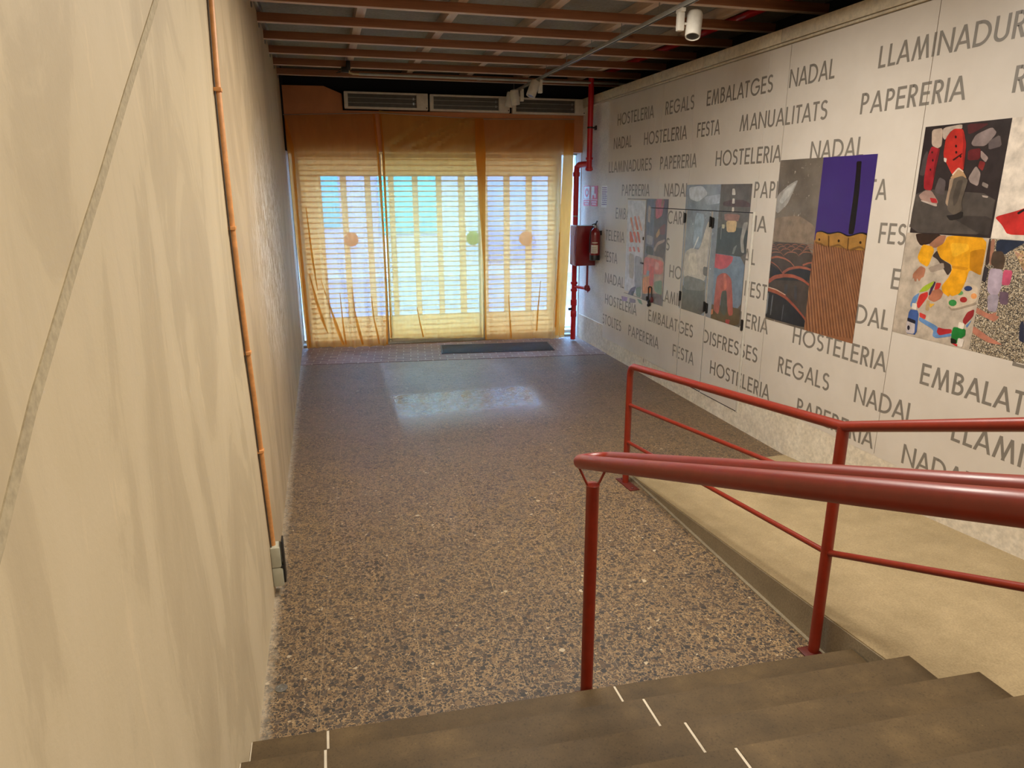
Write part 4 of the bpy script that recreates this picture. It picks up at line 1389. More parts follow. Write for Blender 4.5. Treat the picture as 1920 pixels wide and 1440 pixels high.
# pictures printed on the boards: flat colour shapes, (y, z) on the wall
ART_LEGS=[
((75,68,64),[(3.975,2.335),(3.378,2.3),(3.377,2.062),(3.993,2.043)]),
((58,52,50),[(3.691,2.166),(3.377,2.171),(3.377,2.062),(3.432,2.059)]),
((130,115,113),[(3.61,2.603),(3.586,2.652),(3.483,2.688),(3.444,2.652),(3.506,2.58),(3.592,2.585)]),
((95,84,84),[(3.492,2.607),(3.423,2.64),(3.397,2.574),(3.481,2.557)]),
((95,30,35),[(3.622,2.564),(3.536,2.571),(3.529,2.503),(3.616,2.501)]),
((140,125,120),[(3.589,2.397),(3.549,2.47),(3.506,2.424),(3.51,2.345),(3.569,2.368)]),
((150,130,125),[(3.534,2.56),(3.472,2.512),(3.486,2.485),(3.525,2.514)]),
((125,40,40),[(3.528,2.498),(3.486,2.485),(3.496,2.435),(3.533,2.459)]),
((80,35,38),[(3.66,2.719),(3.5,2.711),(3.589,2.669),(3.641,2.656)]),
((130,118,112),[(3.483,2.373),(3.44,2.356),(3.442,2.333),(3.485,2.35)]),
((165,150,140),[(3.473,2.294),(3.427,2.288),(3.431,2.277),(3.464,2.282)]),
((85,75,75),[(3.827,2.322),(3.806,2.407),(3.749,2.382),(3.746,2.292),(3.808,2.304)]),
((70,62,62),[(3.932,2.58),(3.903,2.494),(3.931,2.415),(3.972,2.422),(3.956,2.545)]),
((170,150,135),[(3.922,2.706),(3.836,2.711),(3.825,2.599),(3.856,2.585),(3.906,2.609)]),
((172,155,142),[(3.836,2.711),(3.695,2.722),(3.69,2.693),(3.773,2.689),(3.806,2.633),(3.828,2.652)]),
((148,32,40),[(3.905,2.603),(3.833,2.581),(3.846,2.42),(3.849,2.319),(3.914,2.329),(3.927,2.397),(3.924,2.544)]),
((110,25,32),[(3.848,2.585),(3.833,2.581),(3.846,2.42),(3.853,2.396),(3.861,2.493)]),
((30,20,22),[(3.871,2.512),(3.871,2.506),(3.876,2.504),(3.881,2.507),(3.884,2.513),(3.884,2.519),(3.879,2.521),(3.874,2.519)]),
((30,20,22),[(3.879,2.454),(3.88,2.448),(3.884,2.446),(3.888,2.449),(3.891,2.454),(3.891,2.46),(3.887,2.462),(3.882,2.46)]),
((30,20,22),[(3.887,2.563),(3.887,2.558),(3.891,2.556),(3.896,2.558),(3.899,2.564),(3.898,2.569),(3.894,2.571),(3.889,2.568)]),
((150,122,112),[(3.905,2.322),(3.85,2.322),(3.782,2.249),(3.794,2.231),(3.924,2.26),(3.95,2.291)]),
((175,160,150),[(3.924,2.26),(3.787,2.234),(3.791,2.218),(3.921,2.252)]),
((165,42,46),[(3.856,2.276),(3.802,2.27),(3.787,2.243),(3.835,2.244)]),
((176,42,34),[(3.754,2.699),(3.682,2.693),(3.643,2.599),(3.638,2.542),(3.631,2.439),(3.671,2.46),(3.708,2.417),(3.747,2.465),(3.802,2.538),(3.802,2.65)]),
((140,30,28),[(3.688,2.688),(3.645,2.611),(3.637,2.536),(3.634,2.45),(3.659,2.543),(3.666,2.612)]),
((200,185,175),[(3.794,2.526),(3.769,2.52),(3.77,2.495),(3.788,2.503)]),
((60,18,18),[(3.727,2.511),(3.661,2.549),(3.659,2.54),(3.715,2.502)]),
((40,15,15),[(3.72,2.647),(3.721,2.641),(3.726,2.638),(3.732,2.642),(3.736,2.648),(3.735,2.655),(3.73,2.657),(3.724,2.654)]),
((40,15,15),[(3.707,2.592),(3.708,2.585),(3.713,2.583),(3.719,2.586),(3.723,2.593),(3.722,2.599),(3.717,2.602),(3.711,2.598)]),
((40,15,15),[(3.698,2.554),(3.699,2.548),(3.704,2.545),(3.71,2.548),(3.714,2.555),(3.713,2.561),(3.708,2.563),(3.701,2.56)]),
((40,15,15),[(3.661,2.527),(3.662,2.522),(3.667,2.519),(3.673,2.522),(3.677,2.528),(3.675,2.534),(3.67,2.536),(3.664,2.533)]),
((165,132,98),[(3.705,2.417),(3.667,2.457),(3.631,2.436),(3.594,2.392),(3.693,2.392),(3.719,2.399)]),
((205,180,160),[(3.711,2.42),(3.672,2.464),(3.628,2.438),(3.63,2.432),(3.669,2.452),(3.703,2.413)]),
((150,128,108),[(3.722,2.394),(3.687,2.399),(3.694,2.31),(3.702,2.22),(3.727,2.244),(3.719,2.334)]),
((92,82,73),[(3.694,2.396),(3.633,2.411),(3.586,2.386),(3.593,2.334),(3.608,2.252),(3.59,2.199),(3.648,2.168),(3.706,2.202),(3.704,2.304),(3.695,2.352)]),
((74,66,60),[(3.662,2.381),(3.621,2.386),(3.624,2.334),(3.636,2.251),(3.659,2.221),(3.678,2.281)]),
((36,33,33),[(3.706,2.166),(3.649,2.171),(3.583,2.196),(3.581,2.155),(3.67,2.134)]),
]
ART_CHILD=[
((52,38,32),[(3.929,2.041),(3.711,2.045),(3.739,1.983),(3.796,1.979),(3.87,1.96),(3.906,1.992)]),
((150,103,80),[(3.804,1.975),(3.733,2.037),(3.678,2.04),(3.691,1.987),(3.742,1.956),(3.783,1.954)]),
((60,50,46),[(3.764,1.9),(3.731,1.943),(3.67,1.881),(3.61,1.86),(3.595,1.822),(3.619,1.786),(3.66,1.828),(3.719,1.883)]),
((150,135,122),[(3.783,1.823),(3.667,1.868),(3.652,1.829),(3.751,1.791)]),
((214,150,24),[(3.67,2.041),(3.38,2.046),(3.382,1.813),(3.469,1.842),(3.481,1.756),(3.504,1.68),(3.576,1.649),(3.637,1.675),(3.653,1.714),(3.604,1.787),(3.592,1.849),(3.619,1.866),(3.697,1.892),(3.742,1.956),(3.691,1.987)]),
((180,120,18),[(3.484,1.956),(3.384,1.98),(3.382,1.864),(3.382,1.813),(3.469,1.842),(3.479,1.912)]),
((190,128,20),[(3.601,1.854),(3.478,1.854),(3.482,1.834),(3.598,1.838)]),
((222,165,40),[(3.645,1.996),(3.508,1.999),(3.493,1.962),(3.602,1.901)]),
((214,152,26),[(3.855,1.972),(3.777,1.964),(3.752,1.942),(3.783,1.823),(3.857,1.85),(3.883,1.883)]),
((165,110,85),[(3.844,1.83),(3.798,1.814),(3.804,1.758),(3.824,1.748),(3.836,1.722),(3.858,1.744),(3.858,1.719),(3.876,1.721),(3.884,1.741),(3.894,1.733),(3.898,1.768)]),
((165,105,80),[(3.666,1.698),(3.629,1.676),(3.641,1.633),(3.689,1.602),(3.742,1.615),(3.736,1.668)]),
((60,45,70),[(3.724,1.741),(3.699,1.735),(3.729,1.641),(3.744,1.646)]),
((175,150,110),[(3.75,1.61),(3.724,1.607),(3.72,1.537),(3.749,1.54)]),
((150,170,45),[(3.792,1.696),(3.709,1.745),(3.726,1.704),(3.761,1.668),(3.827,1.649)]),
((190,50,45),[(3.698,1.732),(3.657,1.734),(3.666,1.695),(3.704,1.681)]),
((190,50,45),[(3.815,1.636),(3.752,1.666),(3.745,1.632),(3.805,1.538),(3.828,1.563)]),
((95,130,175),[(3.864,1.615),(3.818,1.65),(3.832,1.584),(3.868,1.539),(3.88,1.555)]),
((215,165,60),[(3.724,1.589),(3.679,1.593),(3.714,1.558)]),
((190,60,55),[(3.792,1.518),(3.734,1.507),(3.739,1.476),(3.787,1.488)]),
((95,130,175),[(3.786,1.487),(3.625,1.448),(3.624,1.399),(3.515,1.422),(3.512,1.406),(3.626,1.369),(3.658,1.378),(3.657,1.421),(3.79,1.461)]),
((168,42,48),[(3.625,1.445),(3.583,1.442),(3.521,1.451),(3.516,1.427),(3.606,1.392),(3.631,1.412)]),
((140,40,45),[(3.43,1.578),(3.384,1.605),(3.382,1.56),(3.435,1.49),(3.453,1.521)]),
((95,130,175),[(3.387,1.539),(3.411,1.481),(3.426,1.489)]),
((150,135,118),[(3.581,1.594),(3.544,1.566),(3.375,1.636),(3.378,1.649),(3.539,1.584)]),
((192,174,152),[(3.598,1.638),(3.505,1.759),(3.46,1.765),(3.382,1.741),(3.374,1.649),(3.542,1.579),(3.578,1.601)]),
((45,62,105),[(3.423,1.729),(3.427,1.719),(3.44,1.711),(3.458,1.708),(3.474,1.712),(3.482,1.721),(3.478,1.732),(3.465,1.74),(3.447,1.742),(3.431,1.738)]),
((95,150,90),[(3.481,1.693),(3.484,1.684),(3.494,1.677),(3.509,1.675),(3.522,1.679),(3.528,1.686),(3.526,1.695),(3.515,1.702),(3.5,1.704),(3.487,1.701)]),
((160,45,45),[(3.445,1.655),(3.448,1.644),(3.46,1.635),(3.476,1.633),(3.491,1.637),(3.498,1.647),(3.495,1.659),(3.483,1.667),(3.467,1.67),(3.452,1.665)]),
((50,130,65),[(3.516,1.625),(3.519,1.611),(3.533,1.601),(3.552,1.598),(3.569,1.604),(3.577,1.615),(3.574,1.629),(3.56,1.638),(3.541,1.641),(3.524,1.636)]),
((205,140,85),[(3.382,1.687),(3.384,1.676),(3.393,1.668),(3.407,1.666),(3.419,1.671),(3.425,1.681),(3.423,1.692),(3.413,1.7),(3.4,1.702),(3.388,1.697)]),
((214,150,24),[(3.57,1.778),(3.482,1.834),(3.481,1.756),(3.505,1.686),(3.562,1.658),(3.601,1.693)]),
((60,85,140),[(3.881,1.525),(3.799,1.528),(3.788,1.36),(3.883,1.356)]),
((188,178,178),[(3.886,1.444),(3.814,1.439),(3.806,1.362),(3.883,1.359)]),
((35,35,48),[(3.885,1.466),(3.812,1.457),(3.811,1.432),(3.883,1.441)]),
((45,42,55),[(3.851,1.399),(3.852,1.386),(3.86,1.379),(3.869,1.383),(3.875,1.394),(3.874,1.407),(3.866,1.414),(3.857,1.41)]),
((212,202,188),[(3.863,1.573),(3.822,1.571),(3.819,1.528),(3.863,1.534)]),
((30,115,50),[(3.509,1.47),(3.42,1.472),(3.414,1.43),(3.438,1.409),(3.457,1.371),(3.509,1.36),(3.516,1.434)]),
((25,30,25),[(3.516,1.396),(3.469,1.389),(3.471,1.361),(3.509,1.36)]),
((210,200,185),[(3.476,1.508),(3.432,1.504),(3.434,1.466),(3.477,1.469)]),
((200,190,180),[(3.463,1.405),(3.417,1.405),(3.421,1.35),(3.462,1.354)]),
((190,40,50),[(3.503,1.361),(3.456,1.364),(3.461,1.348)]),
]
ART_GLITTER=[
((35,45,65),[(3.32,2.038),(3.149,2.042),(3.145,2.025),(3.223,1.977),(3.251,1.951),(3.316,1.97)]),
((150,105,85),[(3.357,2.038),(3.33,2.038),(3.324,1.944),(3.326,1.882),(3.341,1.887)]),
((60,45,42),[(3.377,2.036),(3.357,2.038),(3.341,1.887),(3.367,1.878)]),
((75,60,50),[(3.332,1.965),(3.269,1.973),(3.24,1.927),(3.244,1.866),(3.295,1.866),(3.332,1.894)]),
((165,150,165),[(3.329,1.866),(3.244,1.866),(3.231,1.756),(3.258,1.689),(3.321,1.725),(3.331,1.806)]),
((150,140,152),[(3.314,1.706),(3.237,1.717),(3.234,1.61),(3.294,1.607)]),
((190,80,110),[(3.24,1.866),(3.181,1.866),(3.183,1.78),(3.235,1.774)]),
((100,80,95),[(3.24,1.736),(3.18,1.738),(3.172,1.664),(3.225,1.662)]),
((50,45,50),[(3.37,1.877),(3.335,1.862),(3.342,1.773),(3.374,1.788)]),
((45,50,70),[(3.075,1.575),(3.055,1.591),(3.027,1.461),(3.063,1.472)]),
((175,115,95),[(3.376,1.62),(3.28,1.59),(3.229,1.611),(3.238,1.591),(3.21,1.586),(3.237,1.549),(3.288,1.563),(3.374,1.584)]),
((175,115,95),[(3.37,1.502),(3.252,1.453),(3.208,1.442),(3.156,1.424),(3.203,1.418),(3.259,1.419),(3.372,1.455)]),
]
ART_UMBRELLA=[
((184,42,40),[(3.363,2.168),(3.224,2.208),(3.186,2.223),(3.064,2.259),(3.009,2.105),(3.047,2.076),(3.259,2.069),(3.304,2.123)]),
((28,22,22),[(3.225,2.196),(3.186,2.221),(3.147,2.232),(3.145,2.221),(3.183,2.207),(3.213,2.186)]),
]
ART_ARCHES=[
((70,62,58),[(5.554,1.879),(4.939,1.887),(4.923,1.194),(5.569,1.19)]),
((150,146,140),[(5.23,2.412),(5.271,2.334),(5.342,2.209),(5.463,2.124),(5.518,2.158),(5.49,2.288),(5.35,2.369)]),
((168,166,162),[(5.245,2.396),(5.318,2.289),(5.418,2.207),(5.461,2.23),(5.399,2.323)]),
((128,112,96),[(5.547,1.965),(5.497,2.087),(5.18,2.121),(4.957,2.041),(4.936,1.898),(5.544,1.88)]),
((132,88,72),[(5.548,1.843),(5.522,1.854),(5.494,1.859),(5.46,1.854),(5.436,1.841),(5.432,1.835),(5.456,1.848),(5.49,1.853),(5.518,1.849),(5.544,1.837)]),
((132,88,72),[(5.438,1.851),(5.412,1.862),(5.386,1.866),(5.353,1.862),(5.33,1.849),(5.326,1.843),(5.349,1.856),(5.382,1.861),(5.409,1.856),(5.434,1.845)]),
((132,88,72),[(5.331,1.858),(5.307,1.87),(5.282,1.874),(5.25,1.869),(5.227,1.857),(5.223,1.851),(5.246,1.863),(5.278,1.868),(5.303,1.864),(5.328,1.853)]),
((132,88,72),[(5.229,1.866),(5.205,1.877),(5.18,1.881),(5.149,1.876),(5.127,1.864),(5.124,1.858),(5.146,1.871),(5.177,1.875),(5.201,1.871),(5.225,1.86)]),
((132,88,72),[(5.129,1.873),(5.106,1.884),(5.082,1.888),(5.052,1.883),(5.031,1.871),(5.027,1.866),(5.049,1.878),(5.079,1.882),(5.102,1.878),(5.125,1.868)]),
((132,88,72),[(5.032,1.88),(5.01,1.891),(4.987,1.894),(4.958,1.89),(4.937,1.878),(4.934,1.873),(4.955,1.884),(4.984,1.889),(5.007,1.885),(5.029,1.875)]),
((132,88,72),[(5.544,1.82),(5.513,1.837),(5.48,1.842),(5.44,1.837),(5.411,1.819),(5.406,1.812),(5.435,1.83),(5.476,1.835),(5.508,1.83),(5.539,1.813)]),
((132,88,72),[(5.413,1.83),(5.383,1.846),(5.351,1.851),(5.313,1.847),(5.284,1.829),(5.28,1.822),(5.308,1.84),(5.347,1.844),(5.378,1.84),(5.408,1.823)]),
((132,88,72),[(5.286,1.839),(5.258,1.856),(5.228,1.86),(5.19,1.856),(5.163,1.838),(5.159,1.832),(5.186,1.849),(5.223,1.853),(5.253,1.849),(5.282,1.833)]),
((132,88,72),[(5.165,1.848),(5.137,1.864),(5.108,1.869),(5.072,1.865),(5.046,1.847),(5.042,1.841),(5.068,1.858),(5.104,1.862),(5.133,1.858),(5.16,1.842)]),
((132,88,72),[(5.048,1.857),(5.022,1.873),(4.994,1.877),(4.959,1.873),(4.933,1.856),(4.929,1.85),(4.955,1.867),(4.989,1.871),(5.017,1.866),(5.044,1.851)]),
((132,88,72),[(5.54,1.794),(5.501,1.817),(5.461,1.822),(5.411,1.819),(5.374,1.795),(5.369,1.787),(5.405,1.811),(5.455,1.814),(5.496,1.809),(5.534,1.786)]),
((132,88,72),[(5.376,1.807),(5.34,1.829),(5.301,1.835),(5.254,1.831),(5.219,1.808),(5.214,1.8),(5.248,1.823),(5.296,1.827),(5.335,1.821),(5.371,1.799)]),
((132,88,72),[(5.221,1.82),(5.186,1.841),(5.149,1.846),(5.104,1.843),(5.071,1.82),(5.066,1.813),(5.099,1.835),(5.144,1.838),(5.181,1.833),(5.216,1.812)]),
((132,88,72),[(5.073,1.831),(5.04,1.852),(5.004,1.857),(4.961,1.854),(4.929,1.832),(4.924,1.824),(4.956,1.846),(5.0,1.85),(5.035,1.845),(5.068,1.824)]),
((132,88,72),[(5.535,1.761),(5.483,1.79),(5.429,1.797),(5.364,1.795),(5.316,1.767),(5.31,1.758),(5.357,1.786),(5.423,1.788),(5.477,1.781),(5.528,1.752)]),
((132,88,72),[(5.318,1.78),(5.27,1.807),(5.22,1.814),(5.159,1.812),(5.114,1.784),(5.108,1.776),(5.153,1.803),(5.214,1.805),(5.264,1.799),(5.312,1.771)]),
((132,88,72),[(5.116,1.797),(5.071,1.824),(5.024,1.83),(4.966,1.828),(4.924,1.801),(4.918,1.792),(4.961,1.819),(5.018,1.821),(5.065,1.815),(5.11,1.788)]),
((44,46,52),[(5.532,1.684),(5.322,1.626),(4.935,1.719),(4.928,1.674),(4.938,1.588),(5.529,1.534)]),
((150,92,74),[(5.53,1.734),(5.423,1.761),(5.304,1.754),(5.225,1.731),(5.163,1.696),(5.152,1.681),(5.214,1.716),(5.294,1.738),(5.412,1.745),(5.519,1.717)]),
((150,90,72),[(5.536,1.706),(5.474,1.702),(5.389,1.673),(5.326,1.629),(5.317,1.615),(5.379,1.66),(5.464,1.688),(5.526,1.692)]),
((146,84,66),[(5.322,1.626),(5.234,1.675),(5.109,1.701),(5.002,1.701),(4.927,1.691),(4.915,1.672),(4.989,1.681),(5.096,1.682),(5.22,1.655),(5.308,1.605)]),
((146,84,66),[(5.058,1.718),(4.991,1.742),(4.933,1.753),(4.924,1.74),(4.983,1.729),(5.049,1.705)]),
((150,78,60),[(5.542,1.514),(5.434,1.583),(5.3,1.614),(5.169,1.622),(5.038,1.604),(4.935,1.565),(4.916,1.538),(5.02,1.576),(5.15,1.594),(5.281,1.584),(5.413,1.553),(5.521,1.484)]),
((40,42,48),[(5.54,1.47),(5.497,1.463),(5.245,1.399),(5.042,1.31),(4.932,1.245),(4.923,1.194),(5.569,1.19)]),
((140,74,58),[(5.54,1.472),(5.394,1.464),(5.251,1.434),(5.108,1.371),(5.007,1.315),(4.937,1.274),(4.913,1.238),(4.982,1.279),(5.083,1.334),(5.225,1.397),(5.368,1.425),(5.512,1.433)]),
((190,160,140),[(5.509,1.474),(5.375,1.467),(5.232,1.435),(5.241,1.429),(5.383,1.458),(5.507,1.464)]),
((120,125,130),[(5.511,1.423),(5.479,1.415),(5.479,1.224),(5.521,1.224)]),
((95,98,104),[(5.426,1.41),(5.409,1.406),(5.416,1.222),(5.433,1.222)]),
((88,90,98),[(5.256,1.348),(5.246,1.343),(5.252,1.201),(5.262,1.201)]),
((62,64,72),[(5.266,1.523),(5.219,1.529),(5.223,1.438),(5.263,1.445)]),
((62,64,72),[(5.135,1.534),(5.098,1.533),(5.076,1.4),(5.115,1.412)]),
]
ART_CHIMNEY=[
((20,16,18),[(4.573,2.533),(4.521,2.533),(4.519,2.49),(4.506,2.322),(4.504,2.0),(4.57,1.997),(4.561,2.272),(4.566,2.471)]),
((20,18,28),[(4.928,1.998),(4.869,2.01),(4.785,1.993),(4.663,2.014),(4.56,1.985),(4.43,2.023),(4.323,2.006),(4.322,1.981),(4.929,1.976)]),
((112,72,50),[(5.147,1.928),(5.131,1.927),(4.933,1.161),(4.95,1.157)]),
((172,126,90),[(5.129,1.929),(5.124,1.928),(4.924,1.162),(4.931,1.161)]),
((112,72,50),[(5.115,1.926),(5.099,1.926),(4.894,1.165),(4.911,1.161)]),
((172,126,90),[(5.097,1.927),(5.092,1.926),(4.885,1.166),(4.892,1.165)]),
((112,72,50),[(5.083,1.925),(5.067,1.924),(4.855,1.168),(4.872,1.165)]),
((172,126,90),[(5.065,1.926),(5.06,1.925),(4.846,1.17),(4.853,1.169)]),
((112,72,50),[(5.051,1.923),(5.035,1.923),(4.817,1.172),(4.833,1.169)]),
((172,126,90),[(5.033,1.924),(5.028,1.923),(4.808,1.174),(4.815,1.173)]),
((112,72,50),[(5.019,1.922),(5.004,1.921),(4.779,1.176),(4.795,1.173)]),
((172,126,90),[(5.002,1.923),(4.997,1.922),(4.771,1.178),(4.777,1.176)]),
((112,72,50),[(4.988,1.92),(4.972,1.92),(4.742,1.18),(4.758,1.176)]),
((172,126,90),[(4.971,1.921),(4.966,1.92),(4.733,1.181),(4.74,1.18)]),
((112,72,50),[(4.957,1.919),(4.942,1.919),(4.705,1.183),(4.721,1.18)]),
((172,126,90),[(4.94,1.92),(4.935,1.919),(4.697,1.185),(4.703,1.184)]),
((112,72,50),[(4.926,1.917),(4.911,1.917),(4.668,1.187),(4.684,1.184)]),
((172,126,90),[(4.91,1.918),(4.905,1.918),(4.661,1.188),(4.667,1.187)]),
((112,72,50),[(4.896,1.916),(4.881,1.916),(4.632,1.19),(4.648,1.187)]),
((172,126,90),[(4.88,1.917),(4.874,1.916),(4.625,1.192),(4.631,1.191)]),
((112,72,50),[(4.866,1.914),(4.851,1.914),(4.597,1.194),(4.612,1.191)]),
((172,126,90),[(4.85,1.915),(4.845,1.915),(4.589,1.195),(4.595,1.194)]),
((112,72,50),[(4.836,1.913),(4.822,1.913),(4.562,1.197),(4.577,1.194)]),
((172,126,90),[(4.82,1.914),(4.815,1.913),(4.554,1.199),(4.56,1.198)]),
((112,72,50),[(4.807,1.912),(4.792,1.912),(4.527,1.201),(4.542,1.198)]),
((172,126,90),[(4.791,1.913),(4.786,1.912),(4.52,1.202),(4.526,1.201)]),
((112,72,50),[(4.778,1.91),(4.763,1.91),(4.493,1.204),(4.508,1.201)]),
((172,126,90),[(4.762,1.911),(4.757,1.911),(4.486,1.206),(4.492,1.204)]),
((112,72,50),[(4.749,1.909),(4.735,1.909),(4.459,1.207),(4.474,1.205)]),
((172,126,90),[(4.733,1.91),(4.728,1.909),(4.452,1.209),(4.458,1.208)]),
((112,72,50),[(4.72,1.908),(4.706,1.907),(4.426,1.211),(4.44,1.208)]),
((172,126,90),[(4.705,1.909),(4.7,1.908),(4.419,1.212),(4.424,1.211)]),
((112,72,50),[(4.692,1.906),(4.678,1.906),(4.393,1.214),(4.407,1.211)]),
((172,126,90),[(4.677,1.907),(4.672,1.907),(4.386,1.215),(4.391,1.214)]),
((112,72,50),[(4.664,1.905),(4.65,1.905),(4.36,1.217),(4.374,1.214)]),
((172,126,90),[(4.649,1.906),(4.644,1.905),(4.353,1.219),(4.359,1.218)]),
((112,72,50),[(4.636,1.904),(4.622,1.904),(4.328,1.22),(4.342,1.218)]),
((172,126,90),[(4.621,1.905),(4.616,1.904),(4.321,1.222),(4.327,1.221)]),
((112,72,50),[(4.608,1.902),(4.595,1.902),(4.296,1.224),(4.31,1.221)]),
((172,126,90),[(4.594,1.903),(4.589,1.903),(4.289,1.225),(4.295,1.224)]),
((112,72,50),[(4.581,1.901),(4.568,1.901),(4.265,1.227),(4.278,1.224)]),
((172,126,90),[(4.566,1.902),(4.562,1.901),(4.258,1.228),(4.263,1.227)]),
((112,72,50),[(4.554,1.9),(4.541,1.9),(4.233,1.23),(4.247,1.227)]),
((172,126,90),[(4.539,1.901),(4.535,1.9),(4.227,1.231),(4.232,1.23)]),
((112,72,50),[(4.527,1.898),(4.514,1.898),(4.203,1.233),(4.216,1.23)]),
((172,126,90),[(4.513,1.9),(4.508,1.899),(4.196,1.234),(4.201,1.233)]),
((112,72,50),[(4.501,1.897),(4.488,1.897),(4.172,1.236),(4.185,1.233)]),
((172,126,90),[(4.486,1.898),(4.482,1.898),(4.166,1.237),(4.171,1.236)]),
((112,72,50),[(4.475,1.896),(4.462,1.896),(4.142,1.239),(4.155,1.236)]),
((172,126,90),[(4.46,1.897),(4.456,1.896),(4.135,1.24),(4.141,1.239)]),
((112,72,50),[(4.448,1.895),(4.436,1.895),(4.112,1.242),(4.125,1.239)]),
((172,126,90),[(4.434,1.896),(4.43,1.895),(4.106,1.243),(4.111,1.242)]),
((112,72,50),[(4.423,1.894),(4.41,1.894),(4.083,1.245),(4.096,1.242)]),
((172,126,90),[(4.409,1.895),(4.404,1.894),(4.076,1.246),(4.081,1.245)]),
((112,72,50),[(4.397,1.892),(4.384,1.892),(4.054,1.248),(4.066,1.245)]),
((172,126,90),[(4.383,1.893),(4.379,1.893),(4.047,1.249),(4.052,1.248)]),
((112,72,50),[(4.372,1.891),(4.359,1.891),(4.025,1.25),(4.037,1.248)]),
((172,126,90),[(4.358,1.892),(4.354,1.892),(4.019,1.252),(4.024,1.251)]),
((112,72,50),[(4.347,1.89),(4.334,1.89),(3.996,1.253),(4.009,1.251)]),
((172,126,90),[(4.333,1.891),(4.329,1.89),(3.99,1.255),(3.995,1.253)]),
((112,72,50),[(4.322,1.889),(4.309,1.889),(3.968,1.256),(3.98,1.253)]),
((172,126,90),[(4.308,1.89),(4.304,1.889),(3.962,1.257),(3.967,1.256)]),
((148,108,52),[(4.928,1.991),(4.867,2.001),(4.783,1.982),(4.662,2.006),(4.559,1.976),(4.428,2.013),(4.323,1.991),(4.323,1.883),(4.932,1.898)]),
((112,78,40),[(4.929,1.921),(4.851,1.911),(4.781,1.882),(4.848,1.893),(4.927,1.905)]),
((112,78,40),[(4.743,1.895),(4.646,1.92),(4.556,1.878),(4.643,1.904),(4.733,1.884)]),
((112,78,40),[(4.532,1.885),(4.425,1.922),(4.327,1.883),(4.422,1.906),(4.517,1.87)]),
((50,30,18),[(4.869,1.938),(4.871,1.93),(4.879,1.926),(4.887,1.929),(4.892,1.936),(4.89,1.944),(4.882,1.948),(4.874,1.945)]),
((50,30,18),[(4.641,1.942),(4.644,1.934),(4.653,1.93),(4.663,1.932),(4.668,1.94),(4.666,1.949),(4.657,1.953),(4.647,1.95)]),
((50,30,18),[(4.41,1.945),(4.412,1.937),(4.42,1.933),(4.43,1.936),(4.435,1.943),(4.433,1.951),(4.424,1.955),(4.415,1.953)]),
((90,60,30),[(4.783,1.982),(4.764,1.964),(4.756,1.884),(4.768,1.883)]),
((90,60,30),[(4.559,1.976),(4.546,1.967),(4.541,1.874),(4.553,1.873)]),
]
ART_BRIDE=[
((150,165,182),[(6.89,2.095),(6.694,2.079),(6.742,1.731),(6.906,1.719)]),
((185,190,198),[(7.083,2.355),(6.799,2.375),(6.662,2.291),(6.862,2.204),(7.044,2.234)]),
((170,178,190),[(6.741,2.259),(6.403,2.292),(6.409,2.2),(6.687,2.175)]),
((190,182,170),[(7.072,1.66),(6.929,1.717),(6.76,1.702),(6.623,2.018),(6.566,1.978),(6.575,1.679),(6.595,1.371),(7.065,1.336)]),
((205,196,180),[(6.988,1.644),(6.834,1.68),(6.757,1.441),(6.958,1.418)]),
((96,94,92),[(7.074,1.311),(6.593,1.36),(6.562,1.017),(7.156,1.007)]),
((120,118,112),[(7.039,1.409),(6.598,1.393),(6.593,1.282),(7.053,1.243)]),
((105,100,95),[(6.651,1.541),(6.555,1.54),(6.562,1.441),(6.649,1.453)]),
((215,215,210),[(6.802,1.848),(6.785,1.838),(6.871,1.71),(6.894,1.708)]),
]
